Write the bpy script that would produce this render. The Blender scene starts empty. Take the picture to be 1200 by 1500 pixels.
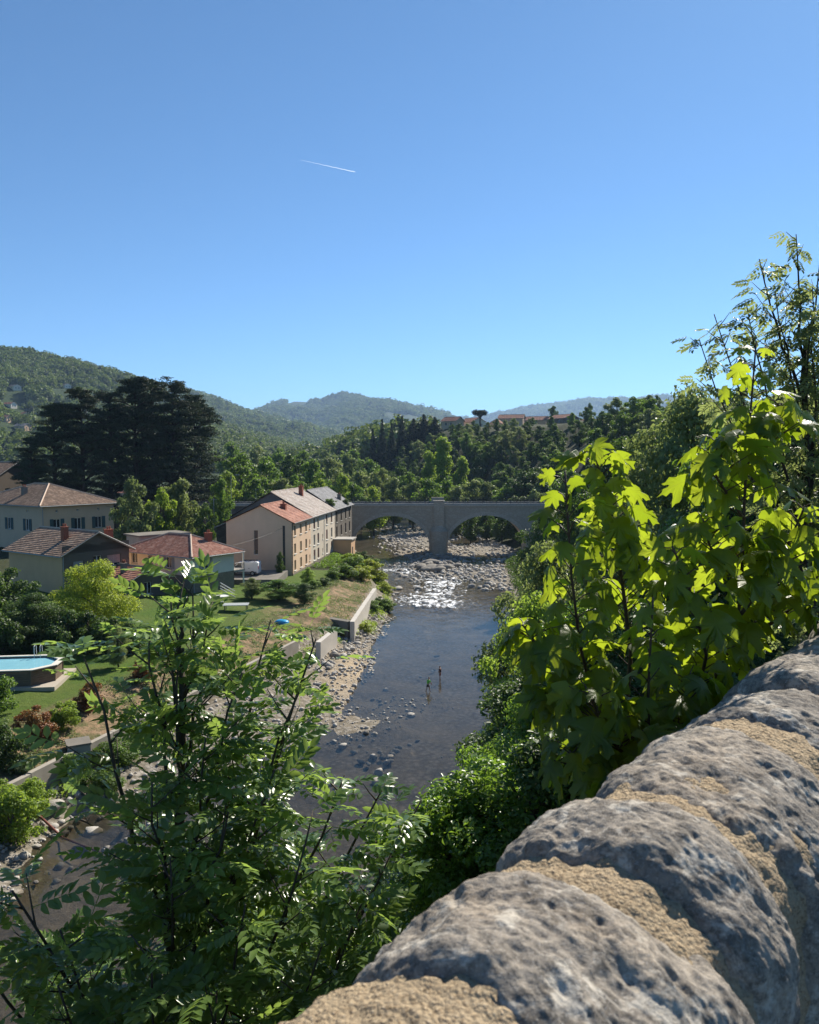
import bpy, math, random
import numpy as np
from mathutils import Vector, Matrix

# ------------------------------------------------------------------ camera, sky, sun, exposure
SC = bpy.context.scene
COL = SC.collection
CAM_Z, FPX, HORIZON = 20.0, 1150.0, 675.0
PITCH = math.atan((750.0 - HORIZON) / FPX)
cam = bpy.data.objects.new('camera', bpy.data.cameras.new('camera'))
COL.objects.link(cam)
cam.location = (0, 0, CAM_Z)
cam.rotation_euler = (math.pi / 2 - PITCH, 0, 0)
cam.data.sensor_fit = 'HORIZONTAL'
cam.data.sensor_width = 36.0
cam.data.lens = 36.0 * FPX / 1200.0
cam.data.clip_start = 0.05
cam.data.clip_end = 80000
cam.data.dof.use_dof = True
cam.data.dof.focus_distance = 9.0
cam.data.dof.aperture_fstop = 11.0
SC.camera = cam

SUN_AZ, SUN_EL = math.radians(31), math.radians(39)
SUN = Vector((math.sin(SUN_AZ) * math.cos(SUN_EL), math.cos(SUN_AZ) * math.cos(SUN_EL), math.sin(SUN_EL)))
W = bpy.data.worlds.new('World'); SC.world = W; W.use_nodes = True
wn = W.node_tree.nodes; wl = W.node_tree.links
sky = wn.new('ShaderNodeTexSky'); sky.sky_type = 'NISHITA'; sky.sun_disc = False
sky.sun_elevation = SUN_EL; sky.sun_rotation = SUN_AZ
sky.altitude = 0; sky.air_density = 0.62; sky.dust_density = 0.06; sky.ozone_density = 7.0
tint = wn.new('ShaderNodeMix'); tint.data_type = 'RGBA'; tint.blend_type = 'MULTIPLY'; tint.inputs[0].default_value = 1
tint.inputs[7].default_value = (0.80, 1.03, 1.0, 1)
wl.new(sky.outputs[0], tint.inputs[6]); wl.new(tint.outputs[2], wn['Background'].inputs[0])
wn['Background'].inputs[1].default_value = 0.087
sl = bpy.data.lights.new('sun', 'SUN'); sl.energy = 5.0; sl.angle = math.radians(0.5); sl.color = (1.0, 0.93, 0.81)
so = bpy.data.objects.new('sun', sl); COL.objects.link(so)
so.rotation_euler = SUN.to_track_quat('Z', 'Y').to_euler(); so.location = SUN * 200
SC.view_settings.view_transform = 'Standard'; SC.view_settings.look = 'None'
SC.view_settings.exposure = 0.85; SC.view_settings.gamma = 1.0; SC.view_settings.use_curve_mapping = False
cy = SC.cycles
cy.use_denoising = True; cy.max_bounces = 6; cy.diffuse_bounces = 4; cy.glossy_bounces = 3
cy.transmission_bounces = 4; cy.transparent_max_bounces = 10; cy.volume_bounces = 0
cy.sample_clamp_indirect = 4.0
cy.caustics_reflective = False; cy.caustics_refractive = False

# ------------------------------------------------------------------ pixel rays -> world points
_F = np.array([0, math.cos(PITCH), -math.sin(PITCH)]); _U = np.array([0, math.sin(PITCH), math.cos(PITCH)])
def ray(px, py):
    return np.array([(px - 600) / FPX, 0, 0]) + _F + _U * ((750 - py) / FPX)
C0 = np.array([0, 0, CAM_Z])
def atz(px, py, z=0.0):
    d = ray(px, py); return C0 + d * ((z - CAM_Z) / d[2])
def aty(px, py, y):
    d = ray(px, py); return C0 + d * (y / d[1])

# ------------------------------------------------------------------ noise
def _hash(ix, iy, iz, seed):
    h = (ix.astype(np.int64) * 374761393 + iy.astype(np.int64) * 668265263 + iz.astype(np.int64) * 2147483647 + seed * 974634541) & 0xffffffff
    h = ((h ^ (h >> 13)) * 1274126177) & 0xffffffff
    h = ((h ^ (h >> 16)) * 2246822519) & 0xffffffff
    return ((h ^ (h >> 15)) & 0xffffff) / float(0xffffff)
def vnoise(x, y, z=None, seed=0):
    x = np.asarray(x, float); y = np.asarray(y, float)
    z = np.zeros_like(x) if z is None else np.asarray(z, float)
    ix, iy, iz = np.floor(x), np.floor(y), np.floor(z)
    fx, fy, fz = x - ix, y - iy, z - iz
    fx, fy, fz = [f * f * f * (f * (f * 6 - 15) + 10) for f in (fx, fy, fz)]
    r = 0
    for a in (0, 1):
        for b in (0, 1):
            for c in (0, 1):
                w = (fx if a else 1 - fx) * (fy if b else 1 - fy) * (fz if c else 1 - fz)
                r = r + w * _hash(ix + a, iy + b, iz + c, seed)
    return r * 2 - 1
def fbm(x, y, z=None, oct=4, seed=0, gain=0.5):
    r = 0; a = 1.0; s = 1.0
    for k in range(oct):
        r = r + a * vnoise(np.asarray(x) * s + 17.3 * k, np.asarray(y) * s - 9.1 * k, None if z is None else np.asarray(z) * s, seed + k)
        a *= gain; s *= 2.03
    return r
def smooth(t):
    t = np.clip(t, 0, 1); return t * t * (3 - 2 * t)

# ------------------------------------------------------------------ object helpers
def mesh_data(name, verts, faces, smooth_=False, attrs=None):
    me = bpy.data.meshes.new(name)
    v = np.ascontiguousarray(np.asarray(verts, dtype=np.float32))
    if isinstance(faces, np.ndarray):
        n, k = faces.shape
        me.vertices.add(len(v)); me.vertices.foreach_set('co', v.ravel())
        me.loops.add(n * k); me.loops.foreach_set('vertex_index', np.ascontiguousarray(faces, dtype=np.int32).ravel())
        me.polygons.add(n); me.polygons.foreach_set('loop_start', np.arange(0, n * k, k, dtype=np.int32))
        me.update(calc_edges=True); me.validate()
    else:
        me.from_pydata([tuple(map(float, p)) for p in v], [], [tuple(map(int, f)) for f in faces]); me.update()
    if smooth_:
        me.polygons.foreach_set('use_smooth', np.ones(len(me.polygons), dtype=bool))
    if attrs:
        for k, a in attrs.items():
            at = me.attributes.new(k, 'FLOAT', 'POINT'); at.data.foreach_set('value', np.asarray(a, dtype=np.float32))
    return me
def link(name, me, mat=None, parent=None, loc=None):
    o = bpy.data.objects.new(name, me); COL.objects.link(o)
    if mat is not None and me is not None:
        me.materials.clear(); me.materials.append(mat)
    if parent is not None: o.parent = parent
    if loc is not None: o.location = tuple(map(float, loc))
    return o
def tag(o, label=None, cat=None, group=None, kind=None):
    if label: o['label'] = label
    if cat: o['category'] = cat
    if group: o['group'] = group
    if kind: o['kind'] = kind
    return o
def empty(name, loc, rz=0.0, label=None, cat=None, group=None):
    o = bpy.data.objects.new(name, None); COL.objects.link(o)
    o.location = tuple(map(float, loc)); o.rotation_euler = (0, 0, rz); o.empty_display_size = 0.3
    return tag(o, label, cat, group)
def copy_tree(o, parent=None):
    c = o.copy(); COL.objects.link(c); c.parent = parent
    for ch in o.children: copy_tree(ch, c)
    return c

class MB:
    """collects simple shapes into one mesh"""
    def __init__(s): s.v = []; s.f = []
    def add(s, vs, fs):
        b = len(s.v); s.v += [tuple(map(float, p)) for p in vs]; s.f += [tuple(b + i for i in f) for f in fs]; return s
    def quad(s, a, b, c, d): return s.add([a, b, c, d], [(0, 1, 2, 3)])
    def tri(s, a, b, c): return s.add([a, b, c], [(0, 1, 2)])
    def box(s, x0, x1, y0, y1, z0, z1, M=None):
        vs = [(x, y, z) for z in (z0, z1) for y in (y0, y1) for x in (x0, x1)]
        if M is not None: vs = [tuple(M @ Vector(p)) for p in vs]
        return s.add(vs, [(0, 2, 3, 1), (4, 5, 7, 6), (0, 1, 5, 4), (2, 6, 7, 3), (0, 4, 6, 2), (1, 3, 7, 5)])
    def bar(s, a, b, r, r2=None):
        a = Vector(a); b = Vector(b); r2 = r if r2 is None else r2
        d = (b - a).normalized(); u = d.orthogonal().normalized(); w = d.cross(u)
        vs = [a + u * r + w * r2, a - u * r + w * r2, a - u * r - w * r2, a + u * r - w * r2]
        vs += [p + (b - a) for p in vs]
        return s.add(vs, [(0, 1, 2, 3), (7, 6, 5, 4), (0, 4, 5, 1), (1, 5, 6, 2), (2, 6, 7, 3), (3, 7, 4, 0)])
    def tube(s, pts, radii, n=8, cap=True):
        pts = [Vector(p) for p in pts]
        if not hasattr(radii, '__len__'): radii = [radii] * len(pts)
        vs = []; fs = []; u = None
        for i, p in enumerate(pts):
            d = (pts[min(i + 1, len(pts) - 1)] - pts[max(i - 1, 0)])
            d = d.normalized() if d.length > 1e-9 else Vector((0, 0, 1))
            u = d.orthogonal() if u is None else u - d * u.dot(d)
            u = u.normalized(); w = d.cross(u)
            for k in range(n):
                a = 2 * math.pi * k / n
                vs.append(p + (u * math.cos(a) + w * math.sin(a)) * radii[i])
        for i in range(len(pts) - 1):
            for k in range(n):
                fs.append((i * n + k, i * n + (k + 1) % n, (i + 1) * n + (k + 1) % n, (i + 1) * n + k))
        if cap:
            fs.append(tuple(range(n - 1, -1, -1))); fs.append(tuple((len(pts) - 1) * n + k for k in range(n)))
        return s.add(vs, fs)
    def build(s, name, mat, parent=None, smooth_=False, kind=None, loc=None):
        o = link(name, mesh_data(name, np.array(s.v), s.f, smooth_), mat, parent, loc)
        if kind: o['kind'] = kind
        return o

# ------------------------------------------------------------------ materials
def srgb(r, g, b):
    f = lambda c: (c / 12.92 if c <= 0.04045 else ((c + 0.055) / 1.055) ** 2.4)
    return (f(r / 255), f(g / 255), f(b / 255), 1)
class NT:
    def __init__(s, name):
        s.m = bpy.data.materials.new(name); s.m.use_nodes = True
        s.t = s.m.node_tree; s.n = s.t.nodes; s.p = s.n['Principled BSDF']; s.out = s.n['Material Output']
        s.tc = None
    def new(s, typ, **kw):
        n = s.n.new(typ)
        for k, v in kw.items():
            if k.startswith('_'): n.inputs[k[1:].replace('_', ' ')].default_value = v
            else: setattr(n, k, v)
        return n
    def l(s, a, b): s.t.links.new(a, b)
    def coord(s, kind='Object'):
        if s.tc is None: s.tc = s.new('ShaderNodeTexCoord')
        return s.tc.outputs[kind]
    def noise(s, scale, detail=4, rough=0.55, co=None, dist=0.0):
        n = s.new('ShaderNodeTexNoise'); n.inputs['Scale'].default_value = scale; n.inputs['Detail'].default_value = detail
        n.inputs['Roughness'].default_value = rough; n.inputs['Distortion'].default_value = dist
        s.l(co if co is not None else s.coord(), n.inputs['Vector']); return n.outputs['Fac']
    def voro(s, scale, feature='F1', co=None, out='Distance'):
        n = s.new('ShaderNodeTexVoronoi', feature=feature); n.inputs['Scale'].default_value = scale
        s.l(co if co is not None else s.coord(), n.inputs['Vector']); return n.outputs[out]
    def ramp(s, fac, stops, interp='LINEAR'):
        n = s.new('ShaderNodeValToRGB'); n.color_ramp.interpolation = interp; e = n.color_ramp.elements
        while len(e) < len(stops): e.new(0.5)
        for i, (p, c) in enumerate(stops):
            e[i].position = p; e[i].color = c if len(c) == 4 else (*c, 1)
        s.l(fac, n.inputs[0]); return n.outputs[0]
    def mix(s, fac, a, b, mode='MIX'):
        n = s.new('ShaderNodeMix', data_type='RGBA', blend_type=mode)
        for sock, v in ((n.inputs[0], fac), (n.inputs[6], a), (n.inputs[7], b)):
            if isinstance(v, (int, float)): sock.default_value = v
            elif isinstance(v, tuple): sock.default_value = v
            else: s.l(v, sock)
        return n.outputs[2]
    def math(s, op, a, b=None, clamp=False):
        n = s.new('ShaderNodeMath', operation=op, use_clamp=clamp)
        for sock, v in ((n.inputs[0], a), (n.inputs[1], b)):
            if v is None: continue
            if isinstance(v, (int, float)): sock.default_value = v
            else: s.l(v, sock)
        return n.outputs[0]
    def attr(s, name): 
        n = s.new('ShaderNodeAttribute', attribute_name=name); return n.outputs['Fac']
    def bump(s, h, strength=0.5, dist=0.05, normal=None):
        n = s.new('ShaderNodeBump'); n.inputs['Strength'].default_value = strength; n.inputs['Distance'].default_value = dist
        s.l(h, n.inputs['Height'])
        if normal is not None: s.l(normal, n.inputs['Normal'])
        return n.outputs[0]
    def setp(s, col=None, rough=None, normal=None, spec=None, metal=None):
        p = s.p
        if col is not None:
            if isinstance(col, tuple): p.inputs['Base Color'].default_value = col
            else: s.l(col, p.inputs['Base Color'])
        if rough is not None:
            if isinstance(rough, (int, float)): p.inputs['Roughness'].default_value = rough
            else: s.l(rough, p.inputs['Roughness'])
        if normal is not None: s.l(normal, p.inputs['Normal'])
        if spec is not None: p.inputs['Specular IOR Level'].default_value = spec
        if metal is not None: p.inputs['Metallic'].default_value = metal
        return s.m

def c3(r, g, b): return (r, g, b, 1)
def scale_c(c, k): return (c[0] * k, c[1] * k, c[2] * k, 1)
def plaster(name, col, dirt=0.25, stain=True):
    t = NT(name)
    a = t.noise(0.5, 5, 0.6); b = t.noise(6, 4, 0.6)
    mp = t.new('ShaderNodeMapping'); mp.inputs['Scale'].default_value = (.7, .7, 0.12); t.l(t.coord(), mp.inputs['Vector'])
    st = t.noise(1.2, 4, 0.65, mp.outputs[0])
    c = t.mix(t.ramp(a, [(0.3, (0, 0, 0)), (0.75, (1, 1, 1))]), col, scale_c(col, 1 - dirt))
    if stain: c = t.mix(t.ramp(st, [(0.5, (0, 0, 0)), (0.85, (.32, .32, .32))]), c, scale_c(col, 0.72))
    return t.setp(c, 0.92, t.bump(b, 0.25, 0.02), 0.2)
def plain(name, col, rough=0.7, var=0.12, scale=8, spec=0.3, metal=0.0):
    t = NT(name); a = t.noise(scale, 4)
    c = t.mix(a, scale_c(col, 1 - var), scale_c(col, 1 + var))
    return t.setp(c, rough, None, spec, metal)
def tilemat(name, cols, scale=(3.2, 3.2, 3.2), bump=0.5):
    t = NT(name)
    v = t.new('ShaderNodeTexVoronoi', feature='F1'); v.inputs['Scale'].default_value = scale[0]
    t.l(t.coord(), v.inputs['Vector'])
    sep = t.new('ShaderNodeSeparateColor'); t.l(v.outputs['Color'], sep.inputs[0])
    n = len(cols)
    c = t.ramp(sep.outputs[0], [((i + 0.5) / n, cc) for i, cc in enumerate(cols)])
    big = t.noise(0.7, 5, 0.6)
    c = t.mix(t.ramp(big, [(0.35, (0, 0, 0)), (0.75, (.8, .8, .8))]), c, scale_c(cols[0], 0.6))
    return t.setp(c, 0.85, t.bump(v.outputs['Distance'], bump, 0.06), 0.25)
def stonewall(name, c1, c2, mortar, scale=1.6):
    t = NT(name)
    co = t.coord()
    v = t.new('ShaderNodeTexVoronoi', feature='F1'); v.inputs['Scale'].default_value = scale; v.inputs['Randomness'].default_value = 0.85
    mp = t.new('ShaderNodeMapping'); mp.inputs['Scale'].default_value = (1, 1, 1.7); t.l(co, mp.inputs['Vector']); t.l(mp.outputs[0], v.inputs['Vector'])
    e = t.new('ShaderNodeTexVoronoi', feature='DISTANCE_TO_EDGE'); e.inputs['Scale'].default_value = scale; e.inputs['Randomness'].default_value = 0.85
    t.l(mp.outputs[0], e.inputs['Vector'])
    sep = t.new('ShaderNodeSeparateColor'); t.l(v.outputs['Color'], sep.inputs[0])
    c = t.mix(sep.outputs[0], c1, c2)
    c = t.mix(t.noise(5, 5), c, scale_c(c1, 0.55))
    edge = t.ramp(e.outputs['Distance'], [(0.0, (1, 1, 1)), (0.09, (0, 0, 0))])
    c = t.mix(edge, c, mortar)
    return t.setp(c, 0.9, t.bump(e.outputs['Distance'], 0.8, 0.08), 0.2)
def leafmat(name, c1, c2, trans=(0.25, 0.4, 0.05), tfac=0.35, rough=0.5, spec=0.35, objvar=0.25):
    t = NT(name)
    r = t.attr('rnd')
    c = t.mix(r, c1, c2)
    oi = t.new('ShaderNodeObjectInfo')
    k = t.math('MULTIPLY_ADD', oi.outputs['Random'], objvar * 2); 
    t.n[k.node.name].inputs[2].default_value = 1 - objvar
    cc = t.new('ShaderNodeMix', data_type='RGBA', blend_type='MULTIPLY'); cc.inputs[0].default_value = 1
    t.l(c, cc.inputs[6]); t.l(k, cc.inputs[7])
    t.setp(cc.outputs[2], rough, None, spec)
    tr = t.new('ShaderNodeBsdfTranslucent'); 
    t.l(t.mix(r, tuple(x * 0.75 for x in trans) + (1,), tuple(trans) + (1,)), tr.inputs[0])
    ms = t.new('ShaderNodeMixShader'); ms.inputs[0].default_value = tfac
    t.l(t.p.outputs[0], ms.inputs[1]); t.l(tr.outputs[0], ms.inputs[2]); t.l(ms.outputs[0], t.out.inputs[0])
    return t.m
# ------------------------------------------------------------------ terrain height field
_L = [atz(*p)[:2] for p in [(0, 1345), (60, 1285), (150, 1240), (240, 1190), (380, 1100), (440, 1092), (500, 1045), (525, 1000), (545, 948), (562, 912), (577, 885), (568, 852), (536, 828), (518, 800)]]
LY = [-40, 10] + [p[1] for p in _L] + [270, 350, 500, 900]
LX = [-30, -24] + [p[0] for p in _L] + [-20, -62, -120, -300]
RY = [-40, 0, 20, 32, 45, 60, 80, 110, 150, 168, 220, 270, 350, 500, 900]
RX = [-22, -13, -6, -1, 6, 9, 12.5, 15, 18, 24, 17, 10, -22, -80, -250]
TY = [-40, 20, 43.4, 78.5, 84.5, 85.5, 107.5, 118, 130, 150, 160, 168, 270, 350, 500, 900]
TX = [-45, -29, -21.5, -10.2, -8.2, -6.4, -4.9, -5.2, -7.0, -11.2, -12.6, -16, -26, -68, -128, -310]
# far ridges: distance, [(pixel x, pixel y)] of the skyline
RIDGES = [
    (1350, 0.36, [(-900, 470), (-400, 480), (0, 528), (50, 534), (110, 546), (190, 565), (250, 589), (330, 632), (400, 652), (460, 672), (600, 690)], 61),
    (2700, 0.45, [(-900, 520), (-300, 510), (0, 528), (60, 540), (105, 531), (150, 541), (190, 554), (290, 577), (370, 607), (440, 626), (520, 652), (600, 668), (700, 685)], 62),
    (4700, 0.5, [(-300, 600), (200, 640), (330, 612), (370, 599), (400, 588), (430, 586), (470, 587), (488, 580), (505, 577), (522, 580), (545, 588), (600, 601), (660, 612), (720, 632), (800, 660), (900, 680)], 63),
    (8000, 0.55, [(500, 660), (600, 632), (700, 614), (760, 602), (800, 594), (850, 587), (900, 585), (950, 587), (1010, 592), (1200, 600), (1700, 610), (2300, 640)], 64),
]
def hills(x, y):
    d = np.sqrt(x * x + y * y) + 1e-6
    yy = np.where(y > 1, y, 1)
    px = np.where(y > 1, 600 + FPX * np.clip(x / yy, -3, 3), np.where(x < 0, -2850, 4050))
    z = np.full_like(d, -50.0)
    for dist, start, prof, seed in RIDGES:
        p = np.array(prof, float)
        py = np.interp(px, p[:, 0], p[:, 1])
        zr = (HORIZON - py) / FPX
        wob = 1 + 0.10 * vnoise(x / (dist * 0.11), y / (dist * 0.11), seed=seed)
        t = y / (dist * wob)
        ztop = CAM_Z + zr * dist * 1.0
        rise = np.clip((t - start) / (1 - start), 0, 1)
        prof_ = rise ** 1.15
        gul = 1 + 0.22 * (1 - rise) * rise * 4 * fbm(x / (dist * 0.09), y / (dist * 0.22), oct=4, seed=seed + 5)
        zz = 8 + (ztop - 8) * prof_ * gul
        back = np.clip((t - 1) / 0.5, 0, 1)
        zz = np.where(t > 1, (8 + (ztop - 8)) * (1 - 0.55 * smooth(back)), zz)
        z = np.maximum(z, np.where(rise > 0, zz, -50))
    return z
def terrain(x, y):
    x = np.asarray(x, float); y = np.asarray(y, float)
    L = np.interp(y, LY, LX); R = np.interp(y, RY, RX); T = np.interp(y, TY, TX)
    n1 = fbm(x / 6, y / 6, oct=4, seed=3); n2 = fbm(x / 1.6, y / 1.6, oct=3, seed=9); n3 = fbm(x / 30, y / 30, oct=3, seed=12)
    # river bed with bars
    ins = np.minimum(x - L, R - x)
    bed = -0.12 - 0.42 * smooth(ins / 7) + 0.16 * n1 + 0.05 * n2
    def bar(cx, cy, rx, ry, hgt, rot=0.0):
        c, s = math.cos(rot), math.sin(rot)
        u = ((x - cx) * c + (y - cy) * s) / rx; v = (-(x - cx) * s + (y - cy) * c) / ry
        return hgt * np.exp(-(u * u + v * v))
    bed = bed + bar(5, 150, 9, 9, 0.55) + bar(11, 139, 9, 8, 0.48) + bar(5, 128, 8, 12, 0.22) + bar(2, 210, 11, 36, 1.0) + bar(8, 168, 10, 9, 0.7) \
        + bar(18, 178, 7, 9, 0.55) + bar(-5.6, 47.5, 3.0, 2.6, .5, 0.5) + bar(-2.8, 53, 3.2, 1.0, .36, 0.5) + bar(-4.5, 57, 4, 3, .25) + bar(0, 62, 6, 2.2, .30, 0.9) + bar(2, 52, 5, 1.6, .16, 0.7) - bar(-13.5, 185, 3.5, 26, .75) - bar(-8, 148, 3, 8, .4) + bar(3.5, 70, 3, 12, .2, -.1)
    gap = np.maximum(L - T, 1.0)
    e = np.clip((L - x) / gap, 0, 1)
    bank = 0.05 + 1.25 * e + (0.22 * n1 + 0.13 * n2) * np.clip((L - x) / 1.5, 0, 1)
    # side channel pool in the gravel
    bank = bank - 1.25 * np.exp(-(((x + 17.2) / 2.6) ** 2 + ((y - 41.0) / 3.0) ** 2)) - 0.6 * np.exp(-(((x + 15.2) / 1.3) ** 2 + ((y - 45.0) / 2.0) ** 2))
    t = T - x
    inland = 1.3 + 1.0 * smooth(t / 0.7) + 1.15 * smooth((t - 1.0) / 4.5) + 0.06 * np.clip(t - 8, 0, 60) + 0.05 * n1 * smooth((6 - t) / 4) + 0.4 * n3 * smooth((t - 45) / 20)
    far = smooth((y - 172) / 60)
    inland = inland * (1 - far) + far * (0.6 + 4.0 * smooth(t / 14) + 1.5 * n3)
    H = np.interp(y, [0, 7, 16, 60, 120, 200, 300, 650, 1000], [17, 17, 10, 11, 15, 26, 35, 35, 10])
    Wd = np.interp(y, [0, 20, 60, 150, 250, 400, 1000], [13, 13, 24, 46, 62, 62, 200])
    q = x - R
    right = 0.03 + H * smooth(q / Wd) ** 0.9 + (0.5 * n1) * np.clip(q / 4, 0, 1) * np.clip((H - 2) / 20, 0, 1) + 1.5 * n3 * np.clip(q / 40, 0, 1)
    z = np.where(x > R, right, np.where(x > L, bed, np.where(x > T, bank, inland)))
    fz = 7 + 2 * n3
    k = smooth((y - 650) / 300)
    z = z * (1 - k) + fz * k
    return np.maximum(z, hills(x, y)) if np.max(y) > 400 else z
def gz(x, y): return float(terrain(np.array([x]), np.array([y]))[0])
def hit(px, py, dmax=1200.0):
    d = ray(px, py); lo, hi, n = 8.0, 260.0, 420
    for _ in range(2):
        t = np.linspace(lo, hi, n); P = C0 + d * t[:, None]
        i = int(np.argmax(P[:, 2] < terrain(P[:, 0], P[:, 1]))); i = i if i > 0 else n - 1
        lo, hi, n = t[i - 1], t[i], 24
    return P[i] * 1.0
def hit_far(px, py):
    d = ray(px, py); t = np.geomspace(230, 9000, 1500); P = C0 + d * t[:, None]
    i = int(np.argmax(P[:, 2] < terrain(P[:, 0], P[:, 1]))); return P[i if i > 0 else 600]

def build_terrain():
    r = [0.0] + list(np.geomspace(6, 30, 30)) + list(np.linspace(30.5, 120, 190)) + list(np.geomspace(120.8, 420, 110)) + list(np.geomspace(425, 16000, 170))
    a_in = np.radians(np.linspace(-33, 33, 330)); a_out = np.radians(np.concatenate([np.linspace(34, 326, 74)]))
    a = np.concatenate([a_in, a_out]); nr, na = len(r), len(a)
    rr, aa = np.meshgrid(np.array(r), a, indexing='ij')
    X = rr * np.sin(aa); Y = rr * np.cos(aa)
    Z = terrain(X.ravel(), Y.ravel()).reshape(X.shape)
    V = np.stack([X, Y, Z], -1).reshape(-1, 3)
    i, j = np.meshgrid(np.arange(nr - 1), np.arange(na), indexing='ij'); jn = (j + 1) % na
    F = np.stack([i * na + j, (i + 1) * na + j, (i + 1) * na + jn, i * na + jn], -1).reshape(-1, 4)[:, ::-1]
    x, y = X.ravel(), Y.ravel()
    L = np.interp(y, LY, LX); R = np.interp(y, RY, RX); T = np.interp(y, TY, TX)
    grav = np.where((x > T - 0.6) & (x < R + 1.0) & (y < 420), 1.0, 0.0)
    t = T - x
    dirt = smooth((t + 0.5) / 1.0) * smooth((6.2 - t) / 2.0) * (y < 175)
    dirt = np.maximum(dirt, np.exp(-(((x + 11.5) / 4.5) ** 2 + ((y - 88) / 11) ** 2)) * 1.1)
    lawn = smooth((t - 4.5) / 1.5) * smooth((48 - t) / 6) * (y < 118) * (y > 25)
    sand = np.exp(-(((x + 5.6) / 2.6) ** 2 + ((y - 72) / 9) ** 2)) + .8 * np.exp(-(((x - 4) / 5) ** 2 + ((y - 165) / 8) ** 2))
    forest = smooth((np.sqrt(x * x + y * y) - 330) / 150)
    o = link('ground', mesh_data('ground', V, F, True, dict(wet=np.clip(smooth((0.06 - V[:, 2]) / .18) * grav * (0.75 + .5 * fbm(x / 5, y / 9, oct=3, seed=77)), 0, 1), grav=grav, dirt=np.clip(dirt, 0, 1), lawn=lawn, sand=np.clip(sand, 0, 1), forest=forest)), None)
    tag(o, 'river valley ground with gravel banks, garden terrace and hills', None, None, 'structure')
    t = NT('ground_material')
    big = t.noise(0.25, 5, 0.6); mid = t.noise(1.4, 6, 0.65); fine = t.noise(9, 5, 0.7); cell = t.voro(2.6); cell2 = t.voro(0.9)
    under = t.mix(t.ramp(mid, [(0.3, (0, 0, 0)), (0.7, (1, 1, 1))]), c3(.022, .034, .010), c3(.05, .05, .022))
    gcol = t.ramp(cell, [(0.0, c3(.42, .38, .33)), (0.35, c3(.30, .27, .23)), (0.75, c3(.13, .115, .09))])
    gcol = t.mix(t.ramp(mid, [(0.4, (0, 0, 0)), (0.72, (1, 1, 1))]), gcol, c3(.17, .14, .095))
    sandc = t.mix(fine, c3(.36, .27, .17), c3(.46, .37, .26))
    dcol = t.mix(t.ramp(mid, [(0.35, (0, 0, 0)), (0.7, (1, 1, 1))]), c3(.30, .20, .12), c3(.15, .115, .07))
    dcol = t.mix(t.ramp(t.noise(0.7, 5, 0.65), [(0.45, (0, 0, 0)), (0.62, (1, 1, 1))]), dcol, c3(.075, .09, .028))
    lcol = t.mix(t.ramp(mid, [(0.3, (0, 0, 0)), (0.7, (1, 1, 1))]), c3(.050, .100, .012), c3(.080, .125, .018))
    lcol = t.mix(t.ramp(big, [(0.4, (0, 0, 0)), (0.75, (.8, .8, .8))]), lcol, c3(.098, .118, .028))
    fcol = t.mix(t.noise(0.03, 6, 0.7), c3(.018, .034, .012), c3(.04, .062, .02))
    c = t.mix(t.attr('lawn'), under, lcol)
    c = t.mix(t.attr('dirt'), c, dcol)
    c = t.mix(t.attr('grav'), c, gcol)
    sm = t.math('MULTIPLY', t.attr('sand'), t.ramp(big, [(0.3, (.3, .3, .3)), (0.6, (1, 1, 1))]))
    c = t.mix(sm, c, sandc)
    wetc = t.mix(t.ramp(t.noise(0.35, 6, 0.7), [(0.35, (0, 0, 0)), (0.65, (1, 1, 1))]), c3(.16, .138, .108), c3(.36, .30, .22))
    wetc = t.mix(t.ramp(cell, [(0.1, (.6, .6, .6)), (0.4, (0, 0, 0))]), wetc, c3(.38, .33, .26))
    c = t.mix(t.attr('wet'), c, wetc)
    c = t.mix(t.attr('forest'), c, fcol)
    t.setp(c, 0.95, t.bump(t.math('ADD', fine, t.math('MULTIPLY', cell, -0.6)), 0.7, 0.12), 0.15)
    o.data.materials.append(t.m)
    # below-water bed uses the same mesh; wet look comes from the water sheet
    return o
GROUND = build_terrain()

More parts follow.
